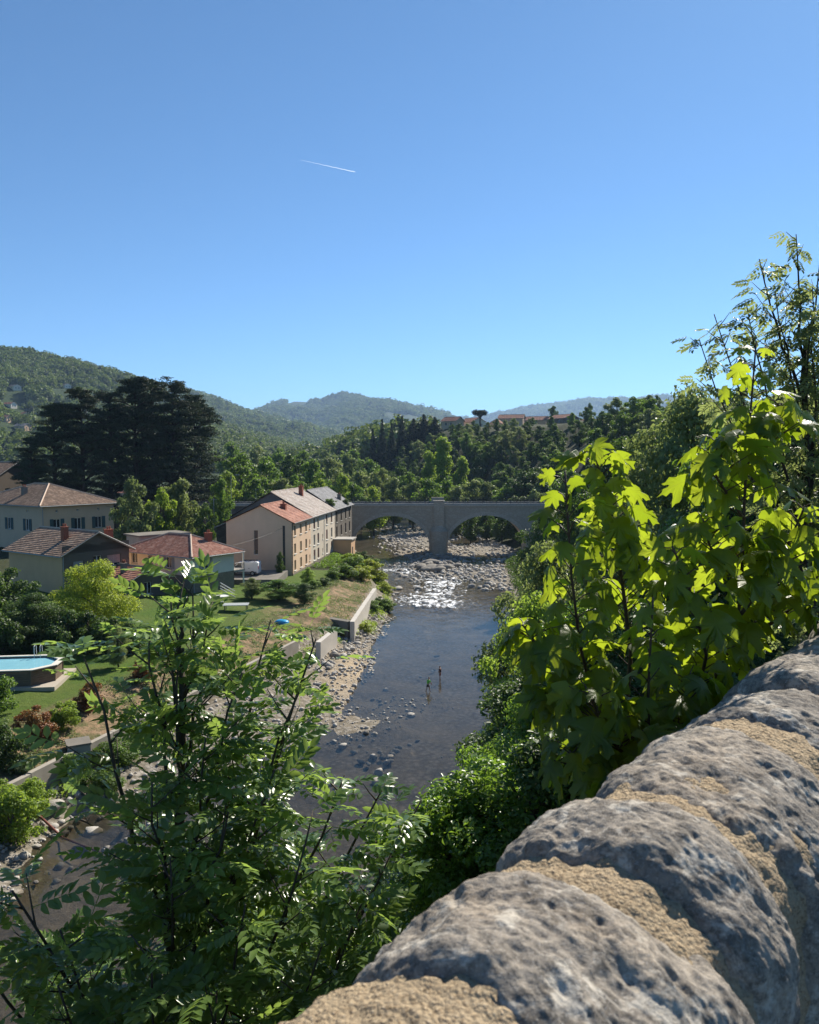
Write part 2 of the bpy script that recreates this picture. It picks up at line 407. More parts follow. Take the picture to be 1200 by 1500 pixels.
def build_water():
    ys = np.concatenate([np.linspace(8, 120, 330), np.linspace(120.5, 420, 260)]); nx = 100
    L = np.interp(ys, LY, LX) - 7.5; R = np.interp(ys, RY, RX) + 2.5
    u = np.linspace(0, 1, nx)
    X = L[:, None] + (R - L)[:, None] * u; Y = np.repeat(ys[:, None], nx, 1)
    x, y = X.ravel(), Y.ravel()
    def g(cx, cy, rx, ry): return np.exp(-(((x - cx) / rx) ** 2 + ((y - cy) / ry) ** 2))
    foam = g(5, 126, 5.5, 16) + .9 * g(9, 141, 9, 8) + .8 * g(1, 112, 4.5, 6) + .75 * g(-3, 143, 5, 5) + .5 * g(6, 108, 6, 5) + .35 * g(-11, 165, 3, 12)
    rough = np.clip(foam + g(0, 130, 12, 34) * .8 + .5 * g(-12, 170, 5, 20), 0, 1)
    Z = 0.02 * rough * fbm(x / 0.9, y / 1.6, oct=3, seed=40)
    V = np.stack([x, y, Z.ravel()], -1); ny = len(ys)
    i, j = np.meshgrid(np.arange(ny - 1), np.arange(nx - 1), indexing='ij')
    F = np.stack([i * nx + j, i * nx + j + 1, (i + 1) * nx + j + 1, (i + 1) * nx + j], -1).reshape(-1, 4)
    o = link('river_water', mesh_data('river_water', V, F, True, dict(foam=np.clip(foam, 0, 1), chop=rough)), None)
    tag(o, 'shallow blue river running down from the arched bridge', None, None, 'structure')
    t = NT('water_material'); t.n.remove(t.p)
    mp = t.new('ShaderNodeMapping'); mp.inputs['Scale'].default_value = (1.0, 0.55, 1); t.l(t.coord(), mp.inputs['Vector'])
    w1 = t.noise(1.1, 3, 0.5, mp.outputs[0], 0.6); w2 = t.noise(4.5, 3, 0.5, mp.outputs[0], 0.3); w0 = t.noise(.16, 2, 0.5, mp.outputs[0])
    calm = t.math('MULTIPLY_ADD', t.ramp(w0, [(0.4, (0, 0, 0)), (0.65, (1, 1, 1))]), 0.6); calm.node.inputs[2].default_value = 0.35
    hgt = t.math('ADD', w1, t.math('MULTIPLY', w2, 0.35))
    hgt = t.math('MULTIPLY', hgt, t.math('ADD', calm, t.math('MULTIPLY', t.attr('chop'), 2.6)))
    nrm = t.bump(hgt, 0.34, 0.10)
    gl = t.new('ShaderNodeBsdfGlossy'); gl.inputs['Roughness'].default_value = 0.06; gl.inputs[0].default_value = (.95, .92, .86, 1); t.l(nrm, gl.inputs['Normal'])
    tr = t.new('ShaderNodeBsdfTransparent'); tr.inputs[0].default_value = (.90, .86, .77, 1)
    fr = t.new('ShaderNodeFresnel'); fr.inputs[0].default_value = 1.33; t.l(nrm, fr.inputs['Normal'])
    fac = t.math('MULTIPLY_ADD', fr.outputs[0], 0.76, True); fac.node.inputs[2].default_value = 0.0
    ms = t.new('ShaderNodeMixShader'); t.l(fac, ms.inputs[0]); t.l(tr.outputs[0], ms.inputs[1]); t.l(gl.outputs[0], ms.inputs[2])
    df = t.new('ShaderNodeBsdfDiffuse'); df.inputs[0].default_value = (.8, .82, .84, 1)
    mp2 = t.new('ShaderNodeMapping'); mp2.inputs['Scale'].default_value = (1.0, 0.42, 1); t.l(t.coord(), mp2.inputs['Vector'])
    fn = t.noise(1.25, 7, 0.74, mp2.outputs[0], 0.8)
    fm = t.math('ADD', fn, t.math('MULTIPLY', t.attr('foam'), 0.225))
    fm = t.math('MULTIPLY', t.ramp(fm, [(0.70, (0, 0, 0)), (0.80, (1, 1, 1))]), t.math('GREATER_THAN', t.attr('foam'), 0.04))
    m2 = t.new('ShaderNodeMixShader'); t.l(fm, m2.inputs[0]); t.l(ms.outputs[0], m2.inputs[1]); t.l(df.outputs[0], m2.inputs[2])
    t.l(m2.outputs[0], t.out.inputs[0]); o.data.materials.append(t.m)
build_water()
# ------------------------------------------------------------------ foliage meshes
def unit(v): return v / (np.linalg.norm(v, axis=-1, keepdims=True) + 1e-9)
def leaf_cloud(rng, P, N, size, aspect=0.5, fold=0.25):
    n = len(P); N = unit(N); T = unit(np.cross(N, rng.normal(size=(n, 3)))); B = np.cross(N, T)
    s = np.asarray(size).reshape(-1, 1) * np.ones((n, 1))
    base = P - T * s * 0.5; tip = P + T * s * 0.5 - N * s * 0.12
    l = P + B * s * aspect * 0.5 + N * s * fold * 0.5; r = P - B * s * aspect * 0.5 + N * s * fold * 0.5
    V = np.stack([base, l, tip, r], 1).reshape(-1, 3)
    k = np.arange(n)[:, None] * 4
    F = np.concatenate([k + np.array([[0, 2, 1]]), k + np.array([[0, 3, 2]])], 1).reshape(-1, 3)
    return V, F
def lobe_points(rng, lobes, n, shell=0.5, up=0.25):
    lobes = np.array(lobes, float)  # cx cy cz rx ry rz
    wgt = (lobes[:, 3] * lobes[:, 4] + lobes[:, 3] * lobes[:, 5]); wgt = wgt / wgt.sum()
    i = rng.choice(len(lobes), n, p=wgt)
    d = unit(rng.normal(size=(n, 3))); d[:, 2] += up; d = unit(d)
    r = shell + (1 - shell) * rng.random((n, 1)) ** 0.6
    r = r * (1 + 0.12 * rng.normal(size=(n, 1)))
    P = lobes[i, :3] + d * lobes[i, 3:] * r
    return P, d, i
def foliage_mesh(name, seed, lobes, n, size, aspect=0.55, shell=0.45, up=0.25, flat=0.0):
    rng = np.random.default_rng(seed)
    P, d, i = lobe_points(rng, lobes, n, shell, up)
    N = d * 0.8 + rng.normal(size=d.shape) * 0.6 + np.array([0, 0, 0.45 + flat])
    V, F = leaf_cloud(rng, P, N, size * (0.65 + 0.7 * rng.random(n)), aspect)
    lr = rng.random(len(lobes))
    rnd = np.clip(0.55 * rng.random(n) + 0.45 * lr[i], 0, 1)
    return mesh_data(name, V, F, False, dict(rnd=np.repeat(rnd, 4)))
def wood_mesh(name, paths, n=7):
    m = MB()
    for pts, rad in paths: m.tube(pts, rad, n)
    return mesh_data(name, np.array(m.v), m.f, True)
def wobble(rng, a, b, k, amp):
    a, b = np.array(a, float), np.array(b, float); t = np.linspace(0, 1, k)[:, None]
    p = a + (b - a) * t; L = np.linalg.norm(b - a)
    off = rng.normal(size=(k, 3)) * amp * L; off[0] = 0; off[-1] = 0
    return p + off
BARK = (lambda t: t.setp(t.mix(t.noise(6, 5), c3(.05, .042, .034), c3(.13, .11, .09)), 0.9, t.bump(t.noise(14, 4), 0.5, 0.03), 0.15))(NT('bark'))
BARK_DARK = (lambda t: t.setp(t.mix(t.noise(6, 5), c3(.03, .024, .02), c3(.08, .062, .05)), 0.9, t.bump(t.noise(14, 4), 0.5, 0.03), 0.15))(NT('dark_bark'))

def broadleaf(name, seed, H, CR, base, nl, nleaf, size, squash=1.0, shape='round', lean=0.0):
    """returns (crown mesh, trunk mesh): lobes spread in an envelope, limbs reaching into them"""
    rng = np.random.default_rng(seed); lobes = []
    for k in range(nl):
        u = (k + 0.5) / nl; z = base + (H - base) * (0.12 + 0.86 * u)
        if shape == 'round': rad = CR * math.sqrt(max(0.05, 1 - (2 * (u * 0.92) - 0.85) ** 2))
        elif shape == 'tall': rad = CR * (1.0 - 0.62 * u) * (0.55 + 0.45 * min(1, u * 5))
        else: rad = CR * (1.0 - 0.9 * u)
        a = k * 2.39996 + rng.normal() * 0.4; f = rng.random() ** 0.5 * 0.72
        lr = CR * (0.30 + 0.22 * rng.random()) * (1.0 if shape != 'cone' else 0.75) * (1 - 0.35 * u)
        rr = max(0.0, rad - lr * 0.55)
        lobes.append((rr * f * math.cos(a) + lean * u, rr * f * math.sin(a), z - lr * 0.4, lr, lr, lr * 0.8 * squash))
        if rng.random() < 0.8:
            lobes.append((rr * math.cos(a + .5) + lean * u, rr * math.sin(a + .5), z - lr * (0.3 + rng.random() * .5), lr * .72, lr * .72, lr * .55 * squash))
    crown = foliage_mesh(name + '_crown', seed + 1, lobes, nleaf, size)
    tr = H * 0.022 + 0.05
    top = np.array([lean, 0, H * 0.86])
    main = wobble(rng, (0, 0, -0.4), top, 7, 0.012)
    paths = [(main, list(np.linspace(tr, tr * 0.2, 7)))]
    for q in lobes[::2]:
        s = 0.25 + 0.55 * rng.random(); s = min(s, max(0.15, (q[2] - 0.08 * H) / H * 0.9))
        a = np.array([lean * s * .8, 0, H * 0.86 * s]); paths.append((wobble(rng, a, q[:3], 5, 0.04), list(np.linspace(tr * 0.42, 0.02, 5))))
    return crown, wood_mesh(name + '_wood', paths, 6)

def conifer(name, seed, H, CR, nleaf, size, layered=False):
    rng = np.random.default_rng(seed); lobes = []; paths = [(wobble(rng, (0, 0, -.4), (0, 0, H * .97), 8, .004), list(np.linspace(H * .02 + .08, .05, 8)))]
    if layered:   # cedar: flat plates on long level limbs, broad top
        z = H * 0.2
        while z < H * 0.985:
            u = z / H; R = CR * (1.0 - 0.55 * max(0, u - 0.25) ** 1.2 / .75) * (0.75 + .5 * rng.random())
            if u > 0.88: R *= 0.62
            for k in range(rng.integers(3, 7)):
                a = rng.random() * 6.283; L = R * (0.55 + 0.45 * rng.random())
                e = np.array([math.cos(a) * L, math.sin(a) * L, z + L * (0.10 + .12 * rng.random())])
                paths.append(([(0, 0, z - .2 * L), e * np.array([.5, .5, 1]) - np.array([0, 0, .05 * L]), e], [.13, .08, .03]))
                for s in (0.45, 0.72, 0.95):
                    w = CR * 0.2 * (1.25 - 0.45 * s) * (.8 + .5 * rng.random())
                    lobes.append((e[0] * s + rng.normal() * .3, e[1] * s + rng.normal() * .3, z + (e[2] - z) * s + .1 + rng.normal() * .2, w, w, 0.28 + .32 * rng.random()))
            z += H * (0.026 + 0.02 * rng.random())
        lobes.append((0, 0, H * .97, .7, .7, .6))
        crown = foliage_mesh(name + '_crown', seed + 1, lobes, nleaf, size, 0.38, 0.18, 0.4, 0.3)
    else:
        z = H * 0.06
        while z < H:
            R = CR * (1 - z / H) ** 0.85
            for k in range(5):
                a = rng.random() * 6.283; w = max(.3, R * .46)
                lobes.append((math.cos(a) * R * .6, math.sin(a) * R * .6, z - R * .1, w, w, max(.5, w * .6)))
            z += H * 0.034
        crown = foliage_mesh(name + '_crown', seed + 1, lobes, nleaf, size, 0.4, 0.3, 0.3)
    return crown, wood_mesh(name + '_wood', paths, 6)

def plant(name, meshes, mats, loc, s=1.0, rz=0.0, label=None, cat='tree', group=None, sz=None, woodname='trunk', crownname='crown'):
    o = empty(name, loc, rz, label, cat, group); o.scale = (s, s, s if sz is None else sz)
    link(woodname, meshes[1], mats[1] if not meshes[1].materials else None, o); link(crownname, meshes[0], mats[0] if not meshes[0].materials else None, o)
    return o

# leaf materials (real leaf colours; sunlight does the rest)
LM_GREEN = leafmat('leaf_green', c3(0.0521, 0.1007, 0.0226), c3(0.1180, 0.1875, 0.0382), (0.248, 0.403, 0.046), .41)
LM_FRESH = leafmat('leaf_fresh', c3(0.0955, 0.1650, 0.0243), c3(0.1997, 0.2865, 0.0435), (0.434, 0.589, 0.062), .45)
LM_OLIVE = leafmat('leaf_olive', c3(0.0868, 0.1250, 0.0521), c3(0.1736, 0.2171, 0.0955), (0.264, 0.341, 0.093), .39)
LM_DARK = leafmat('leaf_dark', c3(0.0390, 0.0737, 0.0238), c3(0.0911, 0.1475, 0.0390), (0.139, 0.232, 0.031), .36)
LM_YELLOW = leafmat('leaf_yellowgreen', c3(0.1476, 0.1997, 0.0208), c3(0.2951, 0.3472, 0.0451), (0.527, 0.620, 0.062), .45)
LM_CEDAR = leafmat('needle_cedar', c3(0.0273, 0.0468, 0.0234), c3(0.0663, 0.0858, 0.0390), (0.052, 0.078, 0.026), .15, .7)
LM_FIR = leafmat('needle_fir', c3(0.0156, 0.0286, 0.0182), c3(0.0338, 0.0520, 0.0260), (0.052, 0.078, 0.026), .15, .7)
LM_RED = leafmat('leaf_red', c3(0.2083, 0.0608, 0.0278), c3(0.1736, 0.1476, 0.0312), (0.403, 0.155, 0.046), .3)
LM_GREY = leafmat('leaf_greygreen', c3(.12, .155, .06), c3(.21, .245, .11), (.34, .42, .11), .42)
LM_NEAR = leafmat('leaf_near', c3(0.0478, 0.0976, 0.0217), c3(0.1215, 0.2063, 0.0434), (0.310, 0.496, 0.046), .44, .36, .5)
LM_NEARLT = leafmat('leaf_near_light', c3(0.1042, 0.1823, 0.0312), c3(0.1910, 0.2951, 0.0521), (0.465, 0.651, 0.078), .47, .42, .4)
# ------------------------------------------------------------------ foreground parapet: rounded coping stones in mortar
WD = np.array([.635, .7725, 0]); WNL = np.array([-.7725, .635, 0]); UPV = np.array([0, 0, 1.0])
WO = np.array([-.108, .837, 19.40]) - WNL * .118 + np.array([0, 0, .0])     # centre line of the coping, at crown height
HWID, HRISE = .215, .18
def section(th):
    """point across the wall: th in [-1.6, 1.6]; negative is the river side. Returns offset along WNL*-1 and z, plus normal"""
    a = np.clip(th, -1, 1) * math.pi / 2
    ex = 2.1
    c, s = np.cos(a), np.sin(a)
    u = np.sign(s) * np.abs(s) ** (2 / ex) * HWID; z = np.abs(c) ** (2 / ex) * HRISE - HRISE
    z = z - np.clip(np.abs(th) - 1, 0, None) * 1.0
    nx = np.sign(s) * np.abs(s) ** (2 - 2 / ex) / HWID; nz = np.abs(c) ** (2 - 2 / ex) / HRISE
    l = np.sqrt(nx * nx + nz * nz); return u, z, nx / l, nz / l
def wall_surface(S, TH, off):
    u, z, nx, nz = section(TH)
    u = u + nx * off; z = z + nz * off
    return WO + S[..., None] * WD - u[..., None] * WNL + z[..., None] * UPV
def grid_faces(n, m):
    i, j = np.meshgrid(np.arange(n - 1), np.arange(m - 1), indexing='ij')
    return np.stack([i * m + j, (i + 1) * m + j, (i + 1) * m + j + 1, i * m + j + 1], -1).reshape(-1, 4)
def stone_mat():
    t = NT('granite_coping'); co = t.coord()
    a = t.noise(7, 8, .68, co); b = t.noise(26, 8, .7, co); f = t.noise(110, 5, .7, co); v = t.voro(55, 'F1', co); lich = t.noise(13, 7, .7, co, .5); fine = t.noise(300, 3, .6, co)
    oi = t.new('ShaderNodeObjectInfo')
    c = t.ramp(a, [(.3, c3(.16, .142, .122)), (.5, c3(.29, .252, .205)), (.7, c3(.41, .35, .275))])
    c = t.mix(t.ramp(b, [(.45, (0, 0, 0)), (.60, (.8, .8, .8))]), c, c3(.085, .074, .062))
    c = t.mix(t.ramp(lich, [(.53, (0, 0, 0)), (.60, (.75, .75, .75))]), c, c3(.54, .495, .42))
    c = t.mix(t.ramp(t.noise(4, 6, .65, co), [(.5, (0, 0, 0)), (.75, (.55, .55, .55))]), c, c3(.27, .20, .13))
    c = t.mix(t.ramp(f, [(.50, (0, 0, 0)), (.70, (.8, .8, .8))]), c, c3(.055, .053, .05))
    c = t.mix(t.ramp(fine, [(.55, (0, 0, 0)), (.75, (.7, .7, .7))]), c, c3(.45, .43, .40))
    c = t.mix(t.ramp(t.noise(5, 5, .6, co), [(.66, (0, 0, 0)), (.72, (.8, .8, .8))]), c, c3(.06, .065, .02))
    h = t.math('ADD', t.math('MULTIPLY', b, 1.2), t.math('ADD', t.math('MULTIPLY', f, .6), t.math('MULTIPLY', v, -.5)))
    return t.setp(c, .88, t.bump(h, .7, .008), .25)
def mortar_mat():
    t = NT('mortar'); co = t.coord(); f = t.noise(170, 4, .65, co); a = t.noise(9, 5, .6, co); v = t.voro(140, 'F1', co)
    c = t.mix(a, c3(.33, .25, .155), c3(.44, .345, .23)); c = t.mix(t.ramp(f, [(.5, (0, 0, 0)), (.68, (.8, .8, .8))]), c, c3(.11, .072, .04))
    c = t.mix(t.ramp(v, [(.0, (.7, .7, .7)), (.25, (0, 0, 0))]), c, c3(.55, .47, .36))
    return t.setp(c, .95, t.bump(t.math('ADD', f, t.math('MULTIPLY', v, -.7)), 1.0, .006), .15)
def build_parapet():
    root = empty('stone_parapet', tuple(WO + np.array([0, 0, -1.2])), 0, 'rough grey stone parapet with rounded coping and buff mortar joints', 'wall')
    base = np.array(root.location)
    SM, MM_ = stone_mat(), mortar_mat()
    # mortar bed
    s = np.linspace(-1.4, 7.5, 1300); th = np.linspace(-2.2, 2.2, 150); S, TH = np.meshgrid(s, th, indexing='ij')
    P0 = wall_surface(S, TH, np.zeros_like(S))
    n = .010 * fbm(P0[..., 0] * 9, P0[..., 1] * 9, P0[..., 2] * 9, 4, 5) + .0045 * fbm(P0[..., 0] * 75, P0[..., 1] * 75, P0[..., 2] * 75, 3, 6)
    V = wall_surface(S, TH, -.004 + n).reshape(-1, 3) - base
    link('mortar_bed', mesh_data('mortar_bed', V, grid_faces(len(s), len(th)), True), MM_, root)
    spans = [(-1.3, -.72), (-.68, -.06), (.075, .385), (.46, .685), (.755, 1.17), (1.24, 1.55), (1.615, 1.99), (2.035, 2.48), (2.53, 2.94), (2.985, 3.48), (3.55, 4.0), (4.05, 4.6), (4.66, 5.1), (5.15, 5.7), (5.75, 6.3), (6.35, 6.9), (6.95, 7.4)]
    spans = [(a + .024, b + .046) for a, b in spans]
    rng = np.random.default_rng(4)
    for k, (a, b) in enumerate(spans):
        near = 0 < k < 8
        nu, nv = (210, 260) if near else (70, 90)
        if k in (2, 3, 4): nu, nv = 240, 300
        w0, w1 = rng.normal(size=2) * .02; lo, hi = -1.55 - .25 * rng.random(), 1.55 + .3 * rng.random()
        u = np.linspace(-1, 1, nu); th = np.linspace(lo, hi, nv); U, TH = np.meshgrid(u, th, indexing='ij')
        ea = a + .028 * fbm(TH * 1.6 + k * 7, TH * 0 + 3, oct=3, seed=21) + w0 * TH + .035 * TH * TH * (.4 - .5 * rng.random())
        eb = b + .028 * fbm(TH * 1.6 + k * 7 + 4, TH * 0 + 8, oct=3, seed=22) + w1 * TH + .035 * TH * TH * (.4 - .5 * rng.random())
        S = (ea + eb) / 2 + U * (eb - ea) / 2
        P0 = wall_surface(S, TH, np.zeros_like(S)); x, y, z = P0[..., 0], P0[..., 1], P0[..., 2]
        L = b - a
        edge = np.minimum((1 - np.abs(U)) * L / 2, 9) ; te = np.minimum(TH - lo, hi - TH) * .3
        edge = np.minimum(edge, te)
        bul = .017 + .010 * rng.random()
        prof = -.045 + (bul + .045) * (1 - np.exp(-np.clip(edge, 0, None) / .022)) 
        nse = .015 * fbm(x * 5 + k, y * 5, z * 5, 2, 31) + .0048 * fbm(x * 19 + k, y * 19, z * 19, 4, 32) - .010 * np.abs(fbm(x * 9 + k, y * 9, z * 9, 2, 35)) ** 2 + .0024 * fbm(x * 70, y * 70, z * 70, 3, 33)
        pits = -.007 * np.clip(fbm(x * 26, y * 26, z * 26, 2, 34) - .55, 0, 1)
        V = wall_surface(S, TH, prof + (nse + pits * 2) * smooth(edge / .03)).reshape(-1, 3) - base
        link('coping_stone', mesh_data('coping_stone', V, grid_faces(nu, nv), True), SM, root)
    # lower body of the wall down the river side
    m = MB()
    def pt(s, u, z): return tuple(WO + s * WD - u * WNL + z * UPV - base)
    for s0, s1 in ((-6, 12),):
        c = [pt(s0, -.24, -1.3), pt(s1, -.24, -1.3), pt(s1, .24, -1.3), pt(s0, .24, -1.3), pt(s0, -.24, -2.6), pt(s1, -.24, -2.6), pt(s1, .24, -2.6), pt(s0, .24, -2.6)]
        m.add(c, [(0, 1, 2, 3), (7, 6, 5, 4), (0, 4, 5, 1), (1, 5, 6, 2), (2, 6, 7, 3), (3, 7, 4, 0)])
    m.build('wall_base', stonewall('rubble_wall', c3(.2, .19, .17), c3(.3, .27, .23), c3(.3, .25, .17), 3), root)
    m = MB()
    def q(s, u, z): return tuple(WO + s * WD - u * WNL + z * UPV)
    c = [q(-30, .26, -1.25), q(18, .26, -1.25), q(18, 7, -1.25), q(-30, 7, -1.25), q(-30, .26, -1.9), q(18, .26, -1.9), q(18, 7, -1.9), q(-30, 7, -1.9)]
    m.add(c, [(0, 1, 2, 3), (7, 6, 5, 4), (0, 4, 5, 1), (1, 5, 6, 2), (2, 6, 7, 3), (3, 7, 4, 0)])
    m.build('pavement', plain('pavement_asphalt', c3(.06, .06, .06), .9), None, kind='structure')
build_parapet()
# ------------------------------------------------------------------ tree masters
A = [broadleaf('oak%d' % k, 100 + k * 7, 11, 4.6, 2.0, 11, 5200, .50) for k in range(3)]
POP = [broadleaf('poplar%d' % k, 140 + k * 7, 17, 4.2, 2.5, 16, 6500, .52, 1.2, 'tall') for k in range(2)]
BUSH = [broadleaf('bush%d' % k, 170 + k * 7, 2.6, 1.7, .2, 9, 5200, .17) for k in range(2)]
FIR = [conifer('fir%d' % k, 200 + k * 7, 16, 3.6, 7500, .55) for k in range(2)]
CED = [conifer('cedar%d' % k, 220 + k * 7, 28, 7.6, 24000, .46, True) for k in range(3)]
NEAR = [broadleaf('bank%d' % k, 260 + k * 7, 10, 3.6, 1.2, 17, 21000, .21) for k in range(3)]
rng = np.random.default_rng(5); rnd = random.Random(11)
def dupmesh(pair):      # a second material on the same shape
    return (pair[0].copy(), pair[1])
def variants(masters, mat):
    r = []
    for c, w in masters:
        cc = c.copy(); cc.materials.clear(); cc.materials.append(mat); r.append((cc, w))
    return r
for _, w in A + POP + BUSH + NEAR: w.materials.append(BARK)
for _, w in FIR + CED: w.materials.append(BARK_DARK)
A_G, A_D, A_F, A_O, A_GR = [variants(A, m) for m in (LM_GREEN, LM_DARK, LM_FRESH, LM_OLIVE, LM_GREY)]
P_G, P_F = variants(POP, LM_GREEN), variants(POP, LM_FRESH)
F_D = variants(FIR, LM_FIR); C_D = variants(CED, LM_CEDAR)
N_D, N_L, N_O, N_N = variants(NEAR, LM_DARK), variants(NEAR, LM_NEARLT), variants(NEAR, LM_GREY), variants(NEAR, LM_NEAR)
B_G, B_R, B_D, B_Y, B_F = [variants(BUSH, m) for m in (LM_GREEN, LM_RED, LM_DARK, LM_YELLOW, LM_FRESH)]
MM = (None, None)
ADJ = {}
for vs_, w_ in ((A_G, 'mid green'), (A_D, 'dark green'), (A_F, 'bright fresh green'), (A_O, 'pale olive'), (A_GR, 'silvery grey-green'), (N_D, 'dark green'), (N_N, 'glossy mid green'), (N_O, 'silvery grey-green'), (N_L, 'light green')): ADJ[id(vs_)] = w_

def put(name, var, px, base, scale, label, cat='tree', group=None, k=None, sz=None):
    m = var[rnd.randrange(len(var)) if k is None else k % len(var)]
    return plant(name, m, MM, base, scale, rnd.random() * 6.28, label, cat, group, sz)
def top_at(px, py, y, H0, x=None):
    """base point and scale so that a tree of master height H0 standing on the ground reaches pixel row py at depth y"""
    p = aty(px, py, y); g = gz(p[0], y); return (p[0], y, g), max(0.25, (p[2] - g) / H0)

# cedars behind the houses: (pixel x, pixel y of the top, depth)
for k, (px, py, y) in enumerate([(78, 588, 150), (118, 568, 152), (160, 576, 158), (197, 549, 160), (222, 556, 168), (252, 562, 164), (284, 576, 172), (45, 640, 146)]):
    b, s = top_at(px, py, y, 28)
    put('cedar_tree', C_D, px, b, s, 'tall dark cedar with flat layered branches standing behind the houses', 'tree', 'cedars in a grove behind the houses', k)

# trees beside houses
def at_top(name, var, px, py, y, H0, label, w=None, k=None, cat='tree', group=None):
    b, s = top_at(px, py, y, H0)
    o = put(name, var, px, b, s, label, cat, group, k)
    if w: o.scale = (w, w, s)
    return o
at_top('yellowish_tree', variants(A, LM_OLIVE), 197, 700, 112, 11, 'olive green pointed tree behind the shed and the low hip-roofed house', .75, 0)
at_top('fresh_green_tree', A_F, 238, 712, 116, 11, 'bright green tree between olive tree and round blue-green tree', .62, 1)
at_top('blue_green_tree', A_GR, 262, 700, 120, 11, 'dense grey-green rounded tree behind the low hip-roofed house', .8, 2)
at_top('dark_tree', A_D, 300, 735, 118, 11, 'dark narrow tree left of the small grey house', .5, 1)
at_top('dark_tree', A_G, 322, 700, 150, 11, 'mid green tree under the edge of the cedar grove', .6, 2)
GT = broadleaf('globe', 310, 7.5, 4.2, .6, 15, 26000, .19); GT[1].materials.append(BARK)
def at_hit(name, var, px, py, scale, label, cat='tree', group=None, k=None, sz=None):
    p = hit(px, py); return put(name, var, px, (p[0], p[1], gz(p[0], p[1])), scale, label, cat, group, k, sz)
b, s = top_at(138, 822, 72, 7.5)
put('globe_tree', variants([GT], LM_YELLOW), 0, b, s, 'round bright yellow-green tree in front of the dark gabled house', 'tree').scale = (1.0, 1.0, s)
b, s = top_at(52, 868, 66, 10)
o = put('evergreen_tree', N_D, 0, b, s, 'dark glossy broadleaf tree behind the swimming pool', 'tree', None, 0); o.scale = (.85, .85, s)
b, s = top_at(172, 915, 62, 10); o = put('small_tree', N_O, 0, b, s, 'small grey-green garden tree beside the round yellow-green tree', 'tree', None, 1); o.scale = (.3, .3, s)
b, s = top_at(408, 848, 92, 10); o = put('garden_tree', N_N, 0, b, s, 'dense dark green fruit tree between the lawn and the pink building', 'tree', None, 2); o.scale = (.85, .85, s)
b, s = top_at(446, 868, 90, 10); o = put('garden_bush', N_D, 0, b, s, 'low bushy tree right against the dense fruit tree', 'bush', None, 1); o.scale = (.42, .42, s)
b, s = top_at(369, 870, 92, 10); o = put('garden_tree', N_O, 0, b, s, 'small pale-leaved tree at the lawn edge left of the fruit tree', 'tree', None, 0); o.scale = (.42, .42, s)
b, s = top_at(451, 851, 103, 10); o = put('small_tree', N_L, 0, b, s, 'little round-headed tree on the dry grass below the river facade', 'tree', None, 0); o.scale = (.3, .3, s)
b, s = top_at(410, 808, 108, 10); o = put('small_tree', N_D, 0, b, s, 'thin potted-looking tree against the blank pink gable wall', 'tree', None, 1); o.scale = (.2, .2, s)
# clipped shrubs on the lawn
for px, py, s, var, lab in [(52, 1082, .78, B_R, 'rounded reddish clipped shrub at the lawn edge beside a green one'), (93, 1070, .74, B_F, 'rounded fresh green clipped shrub between two reddish shrubs'),
                            (133, 1038, .7, B_R, 'dark reddish shrub near the pool terrace half behind ash leaves'), (208, 1000, .7, B_R, 'reddish shrub furthest along the lawn towards the houses'),
                            (4, 1122, .95, B_D, 'dark green clipped hedge block at the end of the shrub row'), (-8, 1045, 1.0, B_G, 'round green shrub next to the swimming pool'),
                            (285, 1005, .6, B_G, 'small green shrub on the garden slope above the low wall')]:
    at_hit('shrub', var, px, py, s, lab, 'shrub', 'shrubs along the lawn')
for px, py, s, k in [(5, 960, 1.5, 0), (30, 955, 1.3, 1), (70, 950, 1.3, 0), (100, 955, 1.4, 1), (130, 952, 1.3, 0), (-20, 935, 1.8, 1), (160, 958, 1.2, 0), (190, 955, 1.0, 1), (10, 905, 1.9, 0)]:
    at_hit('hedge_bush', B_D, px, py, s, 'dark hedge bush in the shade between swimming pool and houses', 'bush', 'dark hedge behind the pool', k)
# bushes on the bank
for px, py, s, var in [(520, 838, 1.5, B_G), (540, 842, 1.5, B_Y), (556, 856, 1.2, B_Y), (505, 846, 1.3, B_G), (530, 850, 1.4, B_Y), (565, 868, .9, B_Y), (515, 832, 1.5, B_F), (490, 848, 1.0, B_G),
                       (548, 896, .9, B_G), (565, 893, .9, B_G), (556, 888, .8, B_D), (535, 925, .6, B_Y), (500, 930, .5, B_Y), (458, 862, .7, B_G), (475, 858, .7, B_D), (530, 826, 1.5, B_D), (545, 832, 1.2, B_G)]:
    at_hit('bank_bush', var, px, py, s, 'leafy green bush on the overgrown bank between stone building and river wall', 'bush', 'bushes on the bank below the bridge', None, s * .62)
for px, py, s, var in [(20, 1235, 1.05, B_F), (48, 1195, .8, B_F), (5, 1200, .8, B_F)]:
    at_hit('willow_bush', var, px, py, s, 'fresh green bush on the gravel below the end of the low wall', 'bush', 'bushes on the gravel bank')
for px, py, s, var in [(100, 1140, .8, B_G), (170, 1120, .9, B_G), (225, 1085, .8, B_G), (30, 1130, .5, B_D), (150, 1160, .8, B_G)]:
    at_hit('wall_bush', var, px, py, s, 'green bush growing along the foot of the long low wall', 'bush', 'bushes along the long low wall', None, s * .7)

